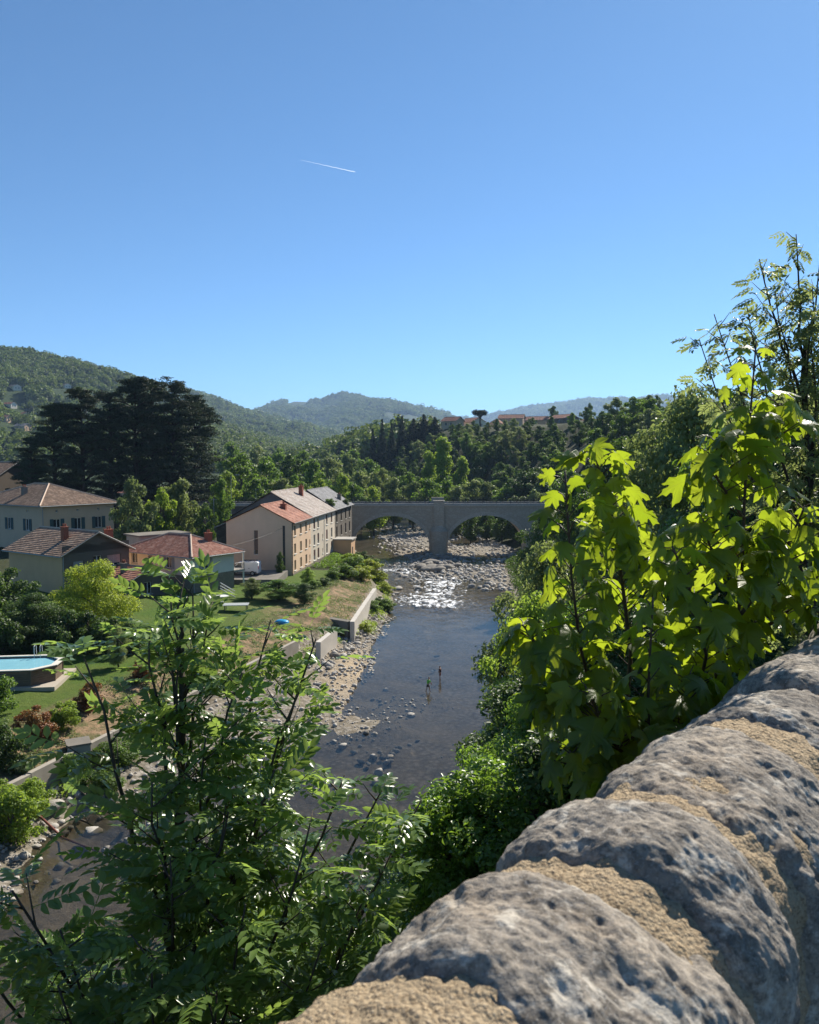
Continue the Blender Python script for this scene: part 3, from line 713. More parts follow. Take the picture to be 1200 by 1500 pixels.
# belt of trees behind the far bridge: (px, py top, depth, kind)
belt = []
for px, py, y, v, w in [(352, 662, 205, A_G, 1.15), (390, 668, 215, A_G, 1.1), (425, 664, 240, A_D, 1.1), (455, 672, 230, A_G, 1.0), (485, 668, 262, A_GR, 1.1), (512, 664, 280, A_O, 1.1), (545, 672, 300, A_G, 1.1), (330, 690, 190, A_F, .8),
                        (470, 700, 222, A_F, .8), (500, 694, 218, A_F, .9), (530, 690, 235, A_GR, .95), (560, 684, 252, A_GR, 1.0), (588, 676, 300, A_D, 1.1), (575, 700, 226, A_O, .9), (605, 704, 224, A_O, .85), (548, 712, 212, A_F, .8),
                        (600, 690, 260, A_G, 1.0), (692, 702, 230, A_GR, .95), (668, 712, 214, A_O, .75), (716, 706, 226, A_O, .9), (742, 708, 220, A_G, .9), (770, 690, 222, A_D, 1.1), (800, 680, 218, A_D, 1.2), (836, 690, 200, A_G, 1.1), (372, 700, 196, A_G, .8), (412, 700, 205, A_GR, .8), (440, 706, 205, A_G, .8), (520, 706, 208, A_G, .8), (630, 700, 215, A_G, .9), (655, 696, 236, A_G, .9),
                        (340, 648, 330, A_G, 1.5), (375, 652, 350, A_GR, 1.5), (408, 655, 340, A_G, 1.5), (442, 660, 360, A_G, 1.5), (478, 658, 380, A_O, 1.5), (515, 658, 390, A_G, 1.5), (550, 662, 400, A_G, 1.5)]:
    b, s = top_at(px, py, y, 11)
    o = put('riverside_tree', v, px, b, s, ADJ[id(v)] + ' leafy tree in the mixed green belt behind the arched bridge', 'tree', ADJ[id(v)] + ' trees in the belt behind the bridge'); o.scale = (w * 1.3, w * 1.3, s)
for px, py, y, v, w in [(650, 640, 252, P_F, 1.5), (628, 660, 262, P_F, 1.2), (676, 668, 256, P_F, 1.15)]:
    b, s = top_at(px, py, y, 17); o = put('poplar_tree', v, px, b, s, 'tall fresh green poplar rising above the bridge pier', 'tree', 'poplars above the bridge'); o.scale = (w, w, s)
# dark firs on the spur
for px, py, y in [(546, 628, 385), (560, 614, 390), (574, 620, 380), (589, 609, 392), (606, 613, 388), (621, 607, 392), (637, 611, 384), (517, 648, 400)]:
    b, s = top_at(px, py, y, 16); o = put('fir_tree', F_D, px, b, s, 'dark pointed fir on the spur left of the ridge houses', 'tree', 'firs on the spur'); w = (1.25 if px < 600 else 1.7); o.scale = (w, w, s)
# wooded hillside on the right
pts = []
def scatter(n, x0, x1, y0, y1, dmin, test=None):
    out = []
    for _ in range(n * 40):
        if len(out) >= n: break
        x, y = rnd.uniform(x0, x1), rnd.uniform(y0, y1)
        if test and not test(x, y): continue
        if all((x - a) ** 2 + (y - b) ** 2 > dmin ** 2 for a, b in pts): pts.append((x, y)); out.append((x, y))
    return out
RH = lambda y: float(np.interp(y, RY, RX))
for x, y in scatter(175, -30, 165, 250, 400, 6.2, lambda x, y: x > RH(y) + 5 and gz(x, y) < 33):
    v = rnd.choice([A_D, A_D, A_D, A_G, A_GR]); s = rnd.uniform(.6, .95) * (1.0 if gz(x, y) < 25 else .7)
    put('hillside_tree', v, 0, (x, y, gz(x, y) - .6), s, ADJ[id(v)] + ' broadleaf tree on the wooded slope below the ridge houses', 'tree', ADJ[id(v)] + ' trees on the wooded slope')
for x, y in scatter(46, 0, 170, 402, 520, 8.5, lambda x, y: x > RH(y) + 5):
    v = rnd.choice([A_D, A_G, A_GR]); s = rnd.uniform(.35, .62)
    put('ridge_tree', v, 0, (x, y, gz(x, y) - .4), s, ADJ[id(v)] + ' tree on the flat hilltop among the ridge houses', 'tree', ADJ[id(v)] + ' trees on the hilltop')
for x, y in scatter(80, 15, 130, 172, 250, 6.2, lambda x, y: x > RH(y) + 4):
    v = rnd.choice([A_D, A_G, A_O]); s = rnd.uniform(.7, 1.05)
    put('slope_tree', v, 0, (x, y, gz(x, y) - .5), s, ADJ[id(v)] + ' broadleaf tree on the bank beyond the right end of the bridge', 'tree', ADJ[id(v)] + ' trees beyond the right bridge end')
for x, y in scatter(60, 20, 110, 62, 172, 6.5, lambda x, y: x > RH(y) + 9):
    v = rnd.choice([N_D, N_D, N_O, N_N]); s = rnd.uniform(.65, 1.0)
    put('slope_tree', v, 0, (x, y, gz(x, y) - .5), s, ADJ[id(v)] + ' leafy tree on the right slope between the maples and the bridge', 'tree', ADJ[id(v)] + ' trees on the right slope')
for x, y in scatter(46, 0, 40, 14, 62, 3.2, lambda x, y: x > RH(y) + 2.2 and x > .11 * y + 1.6):
    v = rnd.choice([N_D, N_D, N_N, N_O]); s = rnd.uniform(.28, .5)
    put('bank_shrub', v, 0, (x, y, gz(x, y) - .2), s, ADJ[id(v)] + ' leafy shrub covering the steep right bank', 'shrub', ADJ[id(v)] + ' shrubs on the right bank')
for px, py, y, v in [(690, 772, 192, A_D), (712, 768, 196, A_D), (735, 770, 190, A_D), (755, 775, 187, A_D), (770, 770, 194, A_D), (668, 778, 205, A_O)]:
    b, s = top_at(px, py, y, 11); put('arch_tree', v, 0, (b[0], b[1], b[2] - .3), .75, 'dark tree seen through the right arch of the bridge', 'tree', 'trees seen through the right arch')
# umbrella pine on the ridge
rr = np.random.default_rng(77)
lob = [(rr.normal() * 1.6, rr.normal() * 1.6, 6.0 + rr.random() * .8, 1.3, 1.3, 1.05) for _ in range(12)]
UP = (foliage_mesh('umbrella_crown', 78, lob, 2600, .4, .4), wood_mesh('umbrella_wood', [([(0, 0, -.5), (.2, 0, 3), (0, .1, 6)], [.32, .25, .16])] + [([(0.1, 0, 4), (q[0] * .6, q[1] * .6, 5.4), q[:3]], [.12, .09, .04]) for q in lob[:7]]))
UP[1].materials.append(BARK_DARK)
b, s = top_at(704, 601, 395, 7.4); put('umbrella_pine', variants([UP], LM_FIR), 0, b, s, 'dark flat-topped umbrella pine alone on the ridge', 'tree').scale = (1.7, 1.7, s)
for px, py, y, w in [(810, 594, 430, .9), (963, 578, 300, .55), (1010, 575, 260, .7), (985, 590, 290, .8), (940, 590, 330, .6), (865, 590, 460, .7)]:
    b, s = top_at(px, py, y, 11); o = put('ridge_tree', A_D, 0, b, s, 'dark round tree standing above the hilltop skyline', 'tree', 'skyline trees on the hilltop'); o.scale = (w, w, s)

# right river bank, near the camera: (px, py of top, depth, width scale, variant, label)
for k, (px, py, y, w, v, lab) in enumerate([
        (795, 792, 46, .98, N_O, 'light leafy tree leaning over the water on the right bank'),
        (788, 868, 38, .6, N_L, 'leafy tree whose branches hang lowest over the blue water'),
        (800, 965, 30, .95, N_D, 'dark glossy tree on the right bank opposite the waders'),
        (768, 1015, 25, .6, N_N, 'dark bushy tree reaching furthest over the river below the maple'),
        (655, 1215, 22.5, .34, N_D, 'dark shaded tree at the water edge below the parapet'),
        (610, 1330, 20.5, .30, N_O, 'greyish shaded shrub tree between ash and parapet'),
        (700, 1190, 19, .40, N_D, 'dark shadowed small tree just outside the wall'),
        (850, 880, 34, 1.0, N_N, 'dense green tree behind the maple saplings'),
        (880, 740, 52, 1.05, N_O, 'tall silvery green tree on the right bank behind the maple'),
        (950, 660, 48, 1.1, N_O, 'tall grey-green tree with shimmering leaves behind the maple'),
        (1010, 562, 44, 1.05, N_O, 'tallest pale tree standing behind the bigger maple sapling'),
        (1090, 600, 36, 1.2, N_N, 'dense dark tree behind the top of the bigger maple'),
        (1170, 560, 33, 1.2, N_D, 'dense dark tree at the wall end behind the maples'),
        (915, 640, 74, 1.2, N_D, 'dark tree further along the right bank'),
        (850, 700, 88, 1.2, N_D, 'dark tree on the right bank above the arch'),
        (800, 745, 105, 1.25, N_D, 'dark tree beside the right arch of the bridge'),
        (940, 880, 26, 1.0, N_D, 'shaded tree low on the bank behind maple stems')]):
    b, s = top_at(px, py, y, 10)
    w = max(w, .72 * s) if y > 24 else w
    o = put('bank_tree', v, 0, b, s, lab, 'tree', 'trees on the right bank', k); o.scale = (w, w, s)
# ------------------------------------------------------------------ foreground plants with individual leaves
def frames(D, N):
    D = unit(D); Nn = unit(N - D * np.sum(N * D, -1, keepdims=True)); return D, np.cross(Nn, D), Nn
def pinnate(rng, pairs=5):
    V = []; F = []
    def leaflet(p, ang, L, W_, droop):
        c, s = math.cos(ang), math.sin(ang); b = len(V)
        def q(u, w, z): V.append((p[0] + u * c - w * s, p[1] + u * s + w * c, p[2] + z))
        q(0, 0, 0); q(L * .5, 0, -.03 * L - droop * .3 * L); q(L, 0, -droop * L)
        q(L * .38, W_ * .5, .12 * W_ - droop * .2 * L); q(L * .75, W_ * .36, -droop * .55 * L + .06 * W_)
        q(L * .38, -W_ * .5, .12 * W_ - droop * .2 * L); q(L * .75, -W_ * .36, -droop * .55 * L + .06 * W_)
        F.extend([(b, b + 1, b + 3), (b + 3, b + 1, b + 4), (b + 1, b + 2, b + 4), (b, b + 5, b + 1), (b + 5, b + 6, b + 1), (b + 1, b + 6, b + 2)])
    arc = lambda u: -0.28 * u * u * .26
    for k in range(pairs):
        u = (.28 + .62 * k / (pairs - 1)); x = u * .26
        for sd in (1, -1):
            leaflet((x, 0, arc(u)), sd * (1.0 - .25 * k / pairs + rng.normal() * .12), .095 * (1 - .25 * abs(k / pairs - .5)) * (1 + .1 * rng.normal()), .045, .22 + .2 * rng.random())
    leaflet((.26, 0, arc(1)), rng.normal() * .1, .10, .046, .35)
    b = len(V)
    for u in (0, 1.0):
        for w in (.0025, -.0025): V.append((u * .26, w, arc(u) + .001))
    F.append((b, b + 1, b + 3)); F.append((b, b + 3, b + 2))
    return np.array(V), np.array(F)
def instance_mesh(name, tmpl, P, D, N, S, rng):
    """many leaf copies in one mesh"""
    Vs = []; Fs = []; R = []; off = 0
    idx = rng.integers(0, len(tmpl), len(P)); X, Y, Z = frames(D, N)
    for k, (tv, tf) in enumerate(tmpl):
        m = np.where(idx == k)[0]
        if not len(m): continue
        v = tv[None] * S[m][:, None, None]
        w = P[m][:, None] + v[..., 0:1] * X[m][:, None] + v[..., 1:2] * Y[m][:, None] + v[..., 2:3] * Z[m][:, None]
        n = len(tv); Vs.append(w.reshape(-1, 3)); Fs.append((tf[None] + (np.arange(len(m)) * n)[:, None, None] + off).reshape(-1, 3)); off += len(m) * n
        R.append(np.repeat(rng.random(len(m)), n))
    return mesh_data(name, np.concatenate(Vs), np.concatenate(Fs), True, dict(rnd=np.concatenate(R)))
def mat4(p, x, y, z, s):
    M = Matrix.Identity(4)
    for i in range(3):
        M[i][0], M[i][1], M[i][2], M[i][3] = x[i] * s, y[i] * s, z[i] * s, p[i]
    return M
def ash_tree(name, seed, base, trunk_top, leaders, label, mats, rad=.09, dens=1.0, nobj=300, size=1.0, lmax=.75, spread=1.0, droop=0.0):
    rng = np.random.default_rng(seed)
    root = empty(name, base, 0, label, 'tree'); base = np.array(base, float)
    paths = []; P = []; D = []; N = []
    tr = wobble(rng, base - np.array([0, 0, .4]), trunk_top, 9, .012); paths.append((tr, list(np.linspace(rad, rad * .45, 9))))
    for (tip, join, r0) in leaders:
        tip = np.array(tip, float); j = tr[min(8, int(join * 8))] if np.isscalar(join) else np.array(join, float)
        mid = j + (tip - j) * .5 - np.array([0, 0, .08]) * np.linalg.norm(tip - j)
        t = np.linspace(0, 1, 8)[:, None]; pth = (1 - t) ** 2 * j + 2 * t * (1 - t) * mid + t * t * tip + rng.normal(size=(8, 3)) * .018
        paths.append((pth, list(np.linspace(r0, .006, 8)))); L = np.linalg.norm(tip - j)
        nt = max(5, int(L * 7.5 * dens)); ax = unit(tip - j)
        for k in range(nt):
            s = .18 + .82 * (k + rng.random()) / nt
            q = np.array([np.interp(s * 7, np.arange(8), pth[:, c]) for c in range(3)])
            a = k * 2.4 + rng.normal() * .3; o = np.array([math.cos(a), math.sin(a), 0])
            tl = (lmax * (1.05 - s) ** .7 * min(1, L / 1.5) + .1) * (.7 + .5 * rng.random()) * spread
            td = unit(o * .9 + ax * .55 + np.array([0, 0, .35])); e = q + td * tl
            bend = q + td * tl * .5 + np.array([0, 0, -.03 * tl])
            if tl > .16: paths.append(([q, bend, e], [.007, .005, .003]))
            nl = max(2, int(3 + tl * 11 * dens))
            for i in range(nl):
                u = 1 - (i / nl) * .8; p = q + (e - q) * u
                sd = rng.random() * 6.283; oo = np.array([math.cos(sd), math.sin(sd), 0])
                d = unit(td * (.9 if i == 0 else .35) + oo * .8 + np.array([0, 0, (.25 - droop) * rng.random() - .12 - droop * .6]))
                P.append(p); D.append(d); N.append(np.array([0, 0, 1.0]) + rng.normal(size=3) * .5)
    P, D, N = map(np.array, (P, D, N)); S = size * (.75 + .45 * rng.random(len(P)))
    tmpl = [pinnate(rng, k) for k in (4, 5, 5, 4)]
    dist = np.linalg.norm(P - C0, axis=1); o_ = np.argsort(dist); near = o_[:nobj]; rest = o_[nobj:]
    m = MB()
    for pts, r in paths: m.tube(np.array([np.array(p) - base for p in pts]), r, 6)
    m.build('trunk', mats[1], root, True)
    X, Y, Z = frames(D, N)
    tms = []
    for tv, tf in tmpl:
        me = mesh_data('leaf', tv, tf, True, dict(rnd=np.full(len(tv), rng.random()))); me.materials.append(mats[0]); tms.append(me)
    for i in near:
        lo = bpy.data.objects.new('leaf', tms[rng.integers(0, len(tms))]); COL.objects.link(lo); lo.parent = root
        lo.matrix_local = mat4(P[i] - base, X[i], Y[i], Z[i], S[i])
    if len(rest):
        me = instance_mesh('foliage', tmpl, P[rest] - base, D[rest], N[rest], S[rest], rng)
        tag(link('foliage', me, mats[0], root), None, None, None, 'stuff')
    print(name, 'leaves', len(P))
    return root
LM_ASH = leafmat('leaf_ash', c3(.065, .118, .030), c3(.14, .215, .06), (.42, .60, .11), .40, .28, .55, .2)
LM_LOC = leafmat('leaf_locust', c3(.09, .12, .055), c3(.16, .19, .085), (.42, .50, .15), .42, .42, .35, .2)
lead = []
for px, py, y, j, r in [(265, 850, 5.4, .95, .03), (250, 868, 5.3, .92, .016), (283, 872, 5.5, .92, .016), (215, 925, 5.2, .8, .018), (305, 900, 5.6, .75, .02), (398, 905, 5.7, .55, .028), (462, 935, 5.5, .45, .03), (440, 1010, 5.3, .5, .02), (128, 962, 5.1, .6, .028), (350, 985, 5.2, .65, .02),
                        (500, 1140, 5.5, .28, .03), (562, 1152, 5.6, .26, .03), (612, 1178, 5.7, .24, .03), (575, 1250, 5.4, .15, .024), (530, 1330, 5.2, .1, .02), (225, 1150, 4.7, .5, .02), (15, 1300, 4.3, .25, .024),
                        (-40, 1380, 4.2, .15, .022), (250, 1260, 4.5, .42, .02), (330, 1190, 4.8, .5, .02), (400, 1130, 5.0, .45, .022), (450, 1240, 4.9, .3, .022), (360, 1330, 4.6, .3, .022), (470, 1390, 4.9, .12, .02), (80, 1450, 4.1, .1, .02),
                        (220, 1400, 4.2, .2, .02), (320, 1450, 4.4, .1, .02), (560, 1430, 5.2, .03, .02), (180, 1520, 4.2, .05, .02), (430, 1500, 4.7, .05, .02), (20, 1520, 4.0, .05, .02), (300, 1080, 5.0, .6, .02), (265, 960, 5.3, .8, .02), (90, 1360, 4.4, .2, .02), (500, 1450, 5.0, .05, .02), (270, 1530, 4.3, .03, .02)]:
    lead.append((aty(px, py, y), j, r))
tb = aty(262, 1500, 5.3)
ash_tree('ash_tree', 31, (tb[0] - .1, 5.6, gz(tb[0] - .1, 5.6)), aty(266, 950, 5.4), lead, 'glossy green ash tree with feathered leaves rising beside the parapet', (LM_ASH, BARK), .05, .60, 300, .92, .62)
# undergrowth ash behind the first one, lower
lead = []
for px, py, y, j, r in [(40, 1400, 8.5, .6, .03), (150, 1440, 8.2, .7, .03), (260, 1420, 8.6, .9, .03), (360, 1460, 8.8, .7, .03), (460, 1440, 9.0, .6, .03), (560, 1390, 9.2, .5, .03), (310, 1330, 9.0, .9, .03), (420, 1370, 9.2, .8, .03), (500, 1330, 9.6, .7, .03), (90, 1500, 8, .4, .03), (400, 1540, 8.4, .4, .03), (540, 1490, 8.8, .3, .03), (220, 1520, 8, .5, .03)]:
    lead.append((aty(px, py, y), j, r))
tb = aty(300, 1500, 9.2)
ash_tree('ash_tree', 33, (tb[0], 9.4, gz(tb[0], 9.4)), aty(300, 1420, 9.0), lead, 'lower ash tree filling the bank beneath the taller ash', (LM_ASH, BARK), .08, .95, 0, .95, 1.0, 1.25)
# tall thin-crowned tree on the right edge
lead = []
for px, py, y, j, r in [(1168, 345, 11, .95, .03), (1110, 378, 11, .9, .026), (1200, 380, 11.2, .9, .026), (1048, 462, 10.6, .62, .026), (1022, 500, 10.5, .55, .022), (1092, 448, 10.8, .7, .024), (1215, 450, 11.2, .7, .024), (1135, 425, 10.8, .8, .022), (1190, 420, 10.6, .85, .02),
                        (1180, 500, 10.6, .6, .022), (1220, 540, 11, .5, .022), (1150, 540, 11, .5, .024), (1225, 660, 11, .25, .022), (1170, 690, 11, .2, .022), (1210, 760, 11, .1, .022)]:
    lead.append((aty(px, py, y), j, r))
tb = aty(1188, 800, 11)
ash_tree('locust_tree', 35, (tb[0], 11, gz(tb[0], 11)), aty(1180, 480, 11), lead, 'tall thin-crowned tree with hanging dark leaves against the sky', (LM_LOC, BARK_DARK), .05, .6, 150, .85, .7, 1.1, .45)

# ---- maple saplings
def maple_leaf(rng):
    half = [(0, 1.0), (.07, .84), (.17, .76), (.13, .66), (.15, .57), (.27, .63), (.36, .74), (.50, .76), (.46, .64), (.52, .52), (.42, .44), (.33, .35), (.40, .30), (.54, .24), (.46, .13), (.30, .02), (.14, -.08), (.04, -.04)]
    out = half + [(-x, y) for x, y in half[1:]][::-1]
    out = [(x * (1 + .06 * rng.normal()), y * (1 + .03 * rng.normal())) for x, y in out]; n = len(out); c = (0, .32)
    V = []; F = []
    def zz(x, y):
        r = math.hypot(x, y - .25); a = math.atan2(x, y - .1)
        return -.36 * r * r - .10 * abs(x) + .05 * math.cos(a * 6 / 1.0) * r + bend * x * .25
    bend = rng.normal() * .5
    V.append((c[0], c[1], 0))
    for ring in (.5, 1.0):
        for x, y in out:
            X, Y = c[0] + (x - c[0]) * ring, c[1] + (y - c[1]) * ring
            V.append((X, Y, zz(X, Y) + .015 * rng.normal() * ring))
    for k in range(n):
        k2 = (k + 1) % n
        F.append((0, 1 + k2, 1 + k)); F.append((1 + k, 1 + k2, 1 + n + k2)); F.append((1 + k, 1 + n + k2, 1 + n + k))
    V = np.array(V); V = V[:, [1, 0, 2]]; V[:, 1] *= -1     # leaf axis along x
    return V, np.array(F)
def maple_mat():
    t = NT('leaf_maple'); r = t.attr('rnd'); oi = t.new('ShaderNodeObjectInfo')
    f = t.math('ADD', t.math('MULTIPLY', r, .4), t.math('MULTIPLY', oi.outputs['Random'], .6))
    co = t.coord(); sx = t.new('ShaderNodeSeparateXYZ'); t.l(co, sx.inputs[0])
    ang = t.math('ARCTAN2', sx.outputs[1], sx.outputs[0]); vein = t.math('ABSOLUTE', t.math('SINE', t.math('MULTIPLY', ang, 3.6)))
    vm = t.ramp(vein, [(0.0, (1, 1, 1)), (0.10, (0, 0, 0))])
    c = t.mix(f, c3(.040, .075, .010), c3(.085, .135, .016)); c = t.mix(vm, c, c3(.15, .19, .04))
    n = t.noise(30, 3)
    t.setp(c, .38, t.bump(t.math('ADD', n, vm), .25, .004), .45)
    tr = t.new('ShaderNodeBsdfTranslucent'); t.l(t.mix(vm, t.mix(f, c3(.30, .42, .015), c3(.55, .66, .04)), c3(.30, .33, .03)), tr.inputs[0])
    ms = t.new('ShaderNodeMixShader'); ms.inputs[0].default_value = .50
    t.l(t.p.outputs[0], ms.inputs[1]); t.l(tr.outputs[0], ms.inputs[2]); t.l(ms.outputs[0], t.out.inputs[0]); return t.m
LM_MAPLE = maple_mat()
STEM = plain('maple_stem', c3(.07, .045, .03), .6, .3, 40)
mr = np.random.default_rng(8); MAPLE = []
for k in range(6):
    v, f = maple_leaf(mr); me = mesh_data('leaf', v, f, True, dict(rnd=np.full(len(v), mr.random()))); me.materials.append(LM_MAPLE); MAPLE.append(me)
def maple(name, seed, base, shoots, label, lsize=.15):
    rng = np.random.default_rng(seed); root = empty(name, base, 0, label, 'tree', 'maple saplings at the wall'); base = np.array(base, float)
    m = MB(); cnt = 0
    for pts, r0, s0, nn in shoots:
        nn = int(nn * 1.5); pts = [np.array(p, float) for p in pts]; K = 24
        seg = np.cumsum([0] + [np.linalg.norm(pts[i + 1] - pts[i]) for i in range(len(pts) - 1)]); L = seg[-1]
        g = lambda u: np.array([np.interp(u * L, seg, [p[c] for p in pts]) for c in range(3)])
        pl = [g(u) for u in np.linspace(0, 1, K)]
        m.tube([p - base for p in pl], list(np.linspace(r0, .003, K)), 6)
        for k in range(nn):
            u = s0 + (1 - s0) * (k + .3) / nn; q = g(min(u, .995)); last = k >= nn - 2
            for sd in range(2):
                if cnt >= 300: break
                a = (k % 2) * 1.57 + sd * math.pi + rng.normal() * .45 + seed
                o = np.array([math.cos(a), math.sin(a), 0]); lo_ = rng.random()
                pet = (.05 + .10 * (1 - u) * 1.2 + .05 * rng.random()) * (0.6 if last else 1)
                e = q + unit(o + np.array([0, 0, .45 + .4 * rng.random()])) * pet
                m.tube([q - base, (q + e) / 2 - base + np.array([0, 0, .008]), e - base], [.0028, .0022, .0018], 4, False)
                s = lsize * (.75 + .5 * rng.random()) * (.62 + .38 * min(1, (1 - u) * 4))
                d = unit(o * (.5 + .35 * rng.random()) + np.array([0, 0, -.95 * rng.random() - .25]) + rng.normal(size=3) * .2)
                nrm = o * .8 + np.array([0, 0, .6]) + rng.normal(size=3) * .35
                X, Y, Z = frames(d[None], nrm[None])
                lf = bpy.data.objects.new('leaf', MAPLE[rng.integers(0, 6)]); COL.objects.link(lf); lf.parent = root
                lf.matrix_local = mat4(e - base, X[0], Y[0], Z[0], s); cnt += 1
    m.build('stem', STEM, root, True); print(name, 'leaves', cnt)
    return root
p = aty
gb = (1.75, 3.55, gz(1.75, 3.55))
# bigger sapling, right
maple('maple_sapling', 1, gb, [
    ([gb, p(1000, 1110, 2.95), p(1085, 900, 2.9), p(1092, 700, 2.85), p(1108, 500, 2.8)], .016, .18, 34),
    ([p(1005, 1100, 2.95), p(1035, 960, 2.7), p(1010, 860, 2.6), p(985, 800, 2.55)], .009, .15, 12),
    ([p(1085, 900, 2.9), p(1140, 830, 2.9), p(1180, 740, 2.9)], .008, .12, 12),
    ([p(1060, 960, 2.9), p(1150, 900, 3.0), p(1210, 830, 3.0)], .008, .1, 12),
    ([p(1090, 760, 2.86), p(1050, 700, 2.8), p(1050, 640, 2.8)], .006, .1, 7),
    ([p(1095, 680, 2.85), p(1135, 640, 2.9), p(1145, 590, 2.9)], .006, .1, 7),
    ([p(1085, 860, 2.9), p(1040, 800, 2.8), p(1030, 760, 2.75)], .006, .1, 8)],
    'tall backlit maple sapling with big bright leaves rising behind the parapet', .118)
gb = (1.35, 3.2, gz(1.35, 3.2))
maple('maple_sapling', 2, gb, [
    ([gb, p(905, 1150, 2.75), p(850, 950, 2.7), p(838, 850, 2.65), p(832, 765, 2.62), p(828, 690, 2.6)], .014, .24, 24),
    ([p(905, 1130, 2.75), p(925, 960, 2.9), p(905, 800, 2.9), p(868, 650, 2.85)], .011, .3, 22),
    ([p(870, 1040, 2.72), p(800, 960, 2.6), p(765, 915, 2.55)], .007, .25, 10),
    ([p(880, 1090, 2.72), p(830, 1040, 2.6), p(800, 1020, 2.55)], .007, .2, 10)],
    'smaller maple sapling with bright leaves reaching over the river', .115)
gb = (1.25, 2.75, gz(1.25, 2.75))
maple('maple_sapling', 3, gb, [
    ([gb, p(950, 1160, 2.45), p(950, 1000, 2.4), p(957, 875, 2.35)], .011, .28, 15),
    ([p(950, 1140, 2.45), p(890, 1080, 2.4), p(860, 1010, 2.35)], .007, .2, 11),
    ([p(950, 1120, 2.45), p(1000, 1060, 2.5), p(1010, 990, 2.5)], .007, .2, 11),
    ([p(945, 1180, 2.45), p(880, 1150, 2.4), p(835, 1100, 2.35)], .006, .2, 10),
    ([p(955, 1150, 2.45), p(1010, 1100, 2.6), p(1060, 1010, 2.7)], .006, .2, 10)],
    'low bushy maple shoot right against the parapet stones', .112)
# shrubs on the bank just outside the wall
NB = [broadleaf('wallshrub%d' % k, 330 + k * 7, 2.2, 1.35, .1, 10, 8500, .095) for k in range(2)]
for _, w in NB: w.materials.append(BARK)
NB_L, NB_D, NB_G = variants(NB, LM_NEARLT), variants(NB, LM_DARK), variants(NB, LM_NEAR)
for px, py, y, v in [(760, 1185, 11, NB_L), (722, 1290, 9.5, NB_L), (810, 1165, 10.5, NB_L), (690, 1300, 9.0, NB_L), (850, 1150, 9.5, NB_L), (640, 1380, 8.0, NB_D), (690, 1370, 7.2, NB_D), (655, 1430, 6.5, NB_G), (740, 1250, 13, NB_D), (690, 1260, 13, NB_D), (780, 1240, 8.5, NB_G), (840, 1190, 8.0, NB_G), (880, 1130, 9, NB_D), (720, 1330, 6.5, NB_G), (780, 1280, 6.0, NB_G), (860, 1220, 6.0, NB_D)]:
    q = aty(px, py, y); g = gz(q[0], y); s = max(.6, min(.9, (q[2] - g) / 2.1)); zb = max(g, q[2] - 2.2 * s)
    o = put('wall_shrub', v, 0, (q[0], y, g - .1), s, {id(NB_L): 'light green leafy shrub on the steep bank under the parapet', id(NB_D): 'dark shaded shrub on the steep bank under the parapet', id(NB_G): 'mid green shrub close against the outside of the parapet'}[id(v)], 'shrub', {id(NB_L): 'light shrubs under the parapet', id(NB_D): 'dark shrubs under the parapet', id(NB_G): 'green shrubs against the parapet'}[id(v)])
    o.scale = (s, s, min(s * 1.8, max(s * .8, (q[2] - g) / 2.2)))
# ------------------------------------------------------------------ buildings
M_GLASS = (lambda t: t.setp(c3(.02, .025, .03), .08, None, .6))(NT('window_glass'))
M_WHITE = plain('white_paint', c3(.68, .67, .64), .5, .06)
M_TEAL = plain('shutter_teal', c3(.035, .075, .08), .6, .2)
M_GREY = plain('grey_paint', c3(.32, .32, .31), .6, .1)
M_SHUT = plain('roller_shutter_beige', c3(.20, .145, .09), .6, .12)
M_SHUTR = plain('shutter_dark_red', c3(.09, .03, .025), .6, .15)
M_CONC = plaster('concrete_pale', c3(.44, .42, .38), .35)
M_CONCD = plaster('concrete_dark', c3(.22, .20, .17), .4)
M_PINK = plaster('pink_render', c3(.70, .50, .345), .12)
M_GREYR = plaster('grey_render', c3(.62, .54, .43), .2)
M_CREAM = plaster('cream_render', c3(.82, .73, .60), .1)
M_BLUE = plaster('pale_blue_render', c3(.66, .66, .61), .1)
M_TAUPE = plaster('taupe_render', c3(.60, .385, .225), .12)
M_DKTAUPE = plaster('dark_render', c3(.15, .122, .095), .15)
M_SAND = plaster('sand_render', c3(.60, .425, .29), .12)
M_BRICK = plain('red_brick', c3(.28, .09, .05), .85, .3, 12)
M_STONE = stonewall('rubble_stone', c3(.24, .21, .17), c3(.34, .30, .24), c3(.20, .17, .13), 1.7)
M_STONED = stonewall('dark_rubble_stone', c3(.15, .13, .105), c3(.24, .21, .17), c3(.11, .095, .075), 1.5)
M_RED = tilemat('red_tile', [c3(.30, .125, .08), c3(.40, .18, .12), c3(.46, .25, .18), c3(.24, .10, .07)])
M_BRN = tilemat('brown_tile', [c3(.20, .135, .095), c3(.30, .20, .14), c3(.36, .26, .19), c3(.16, .11, .085)])
M_MIX = tilemat('mixed_tile', [c3(.30, .125, .085), c3(.38, .19, .135), c3(.44, .26, .20), c3(.24, .105, .075)])
M_GRT = tilemat('grey_tile', [c3(.34, .29, .25), c3(.42, .37, .33), c3(.30, .22, .18), c3(.48, .44, .40)])
M_SLATE = tilemat('slate', [c3(.19, .19, .195), c3(.25, .25, .255), c3(.15, .15, .155), c3(.30, .29, .29)])
M_METAL = plain('dark_metal', c3(.04, .04, .04), .5, .1)
M_WOODT = plain('timber', c3(.16, .09, .05), .7, .25)
M_TILECAP = plain('ridge_tile', c3(.48, .36, .27), .8, .2, 4)

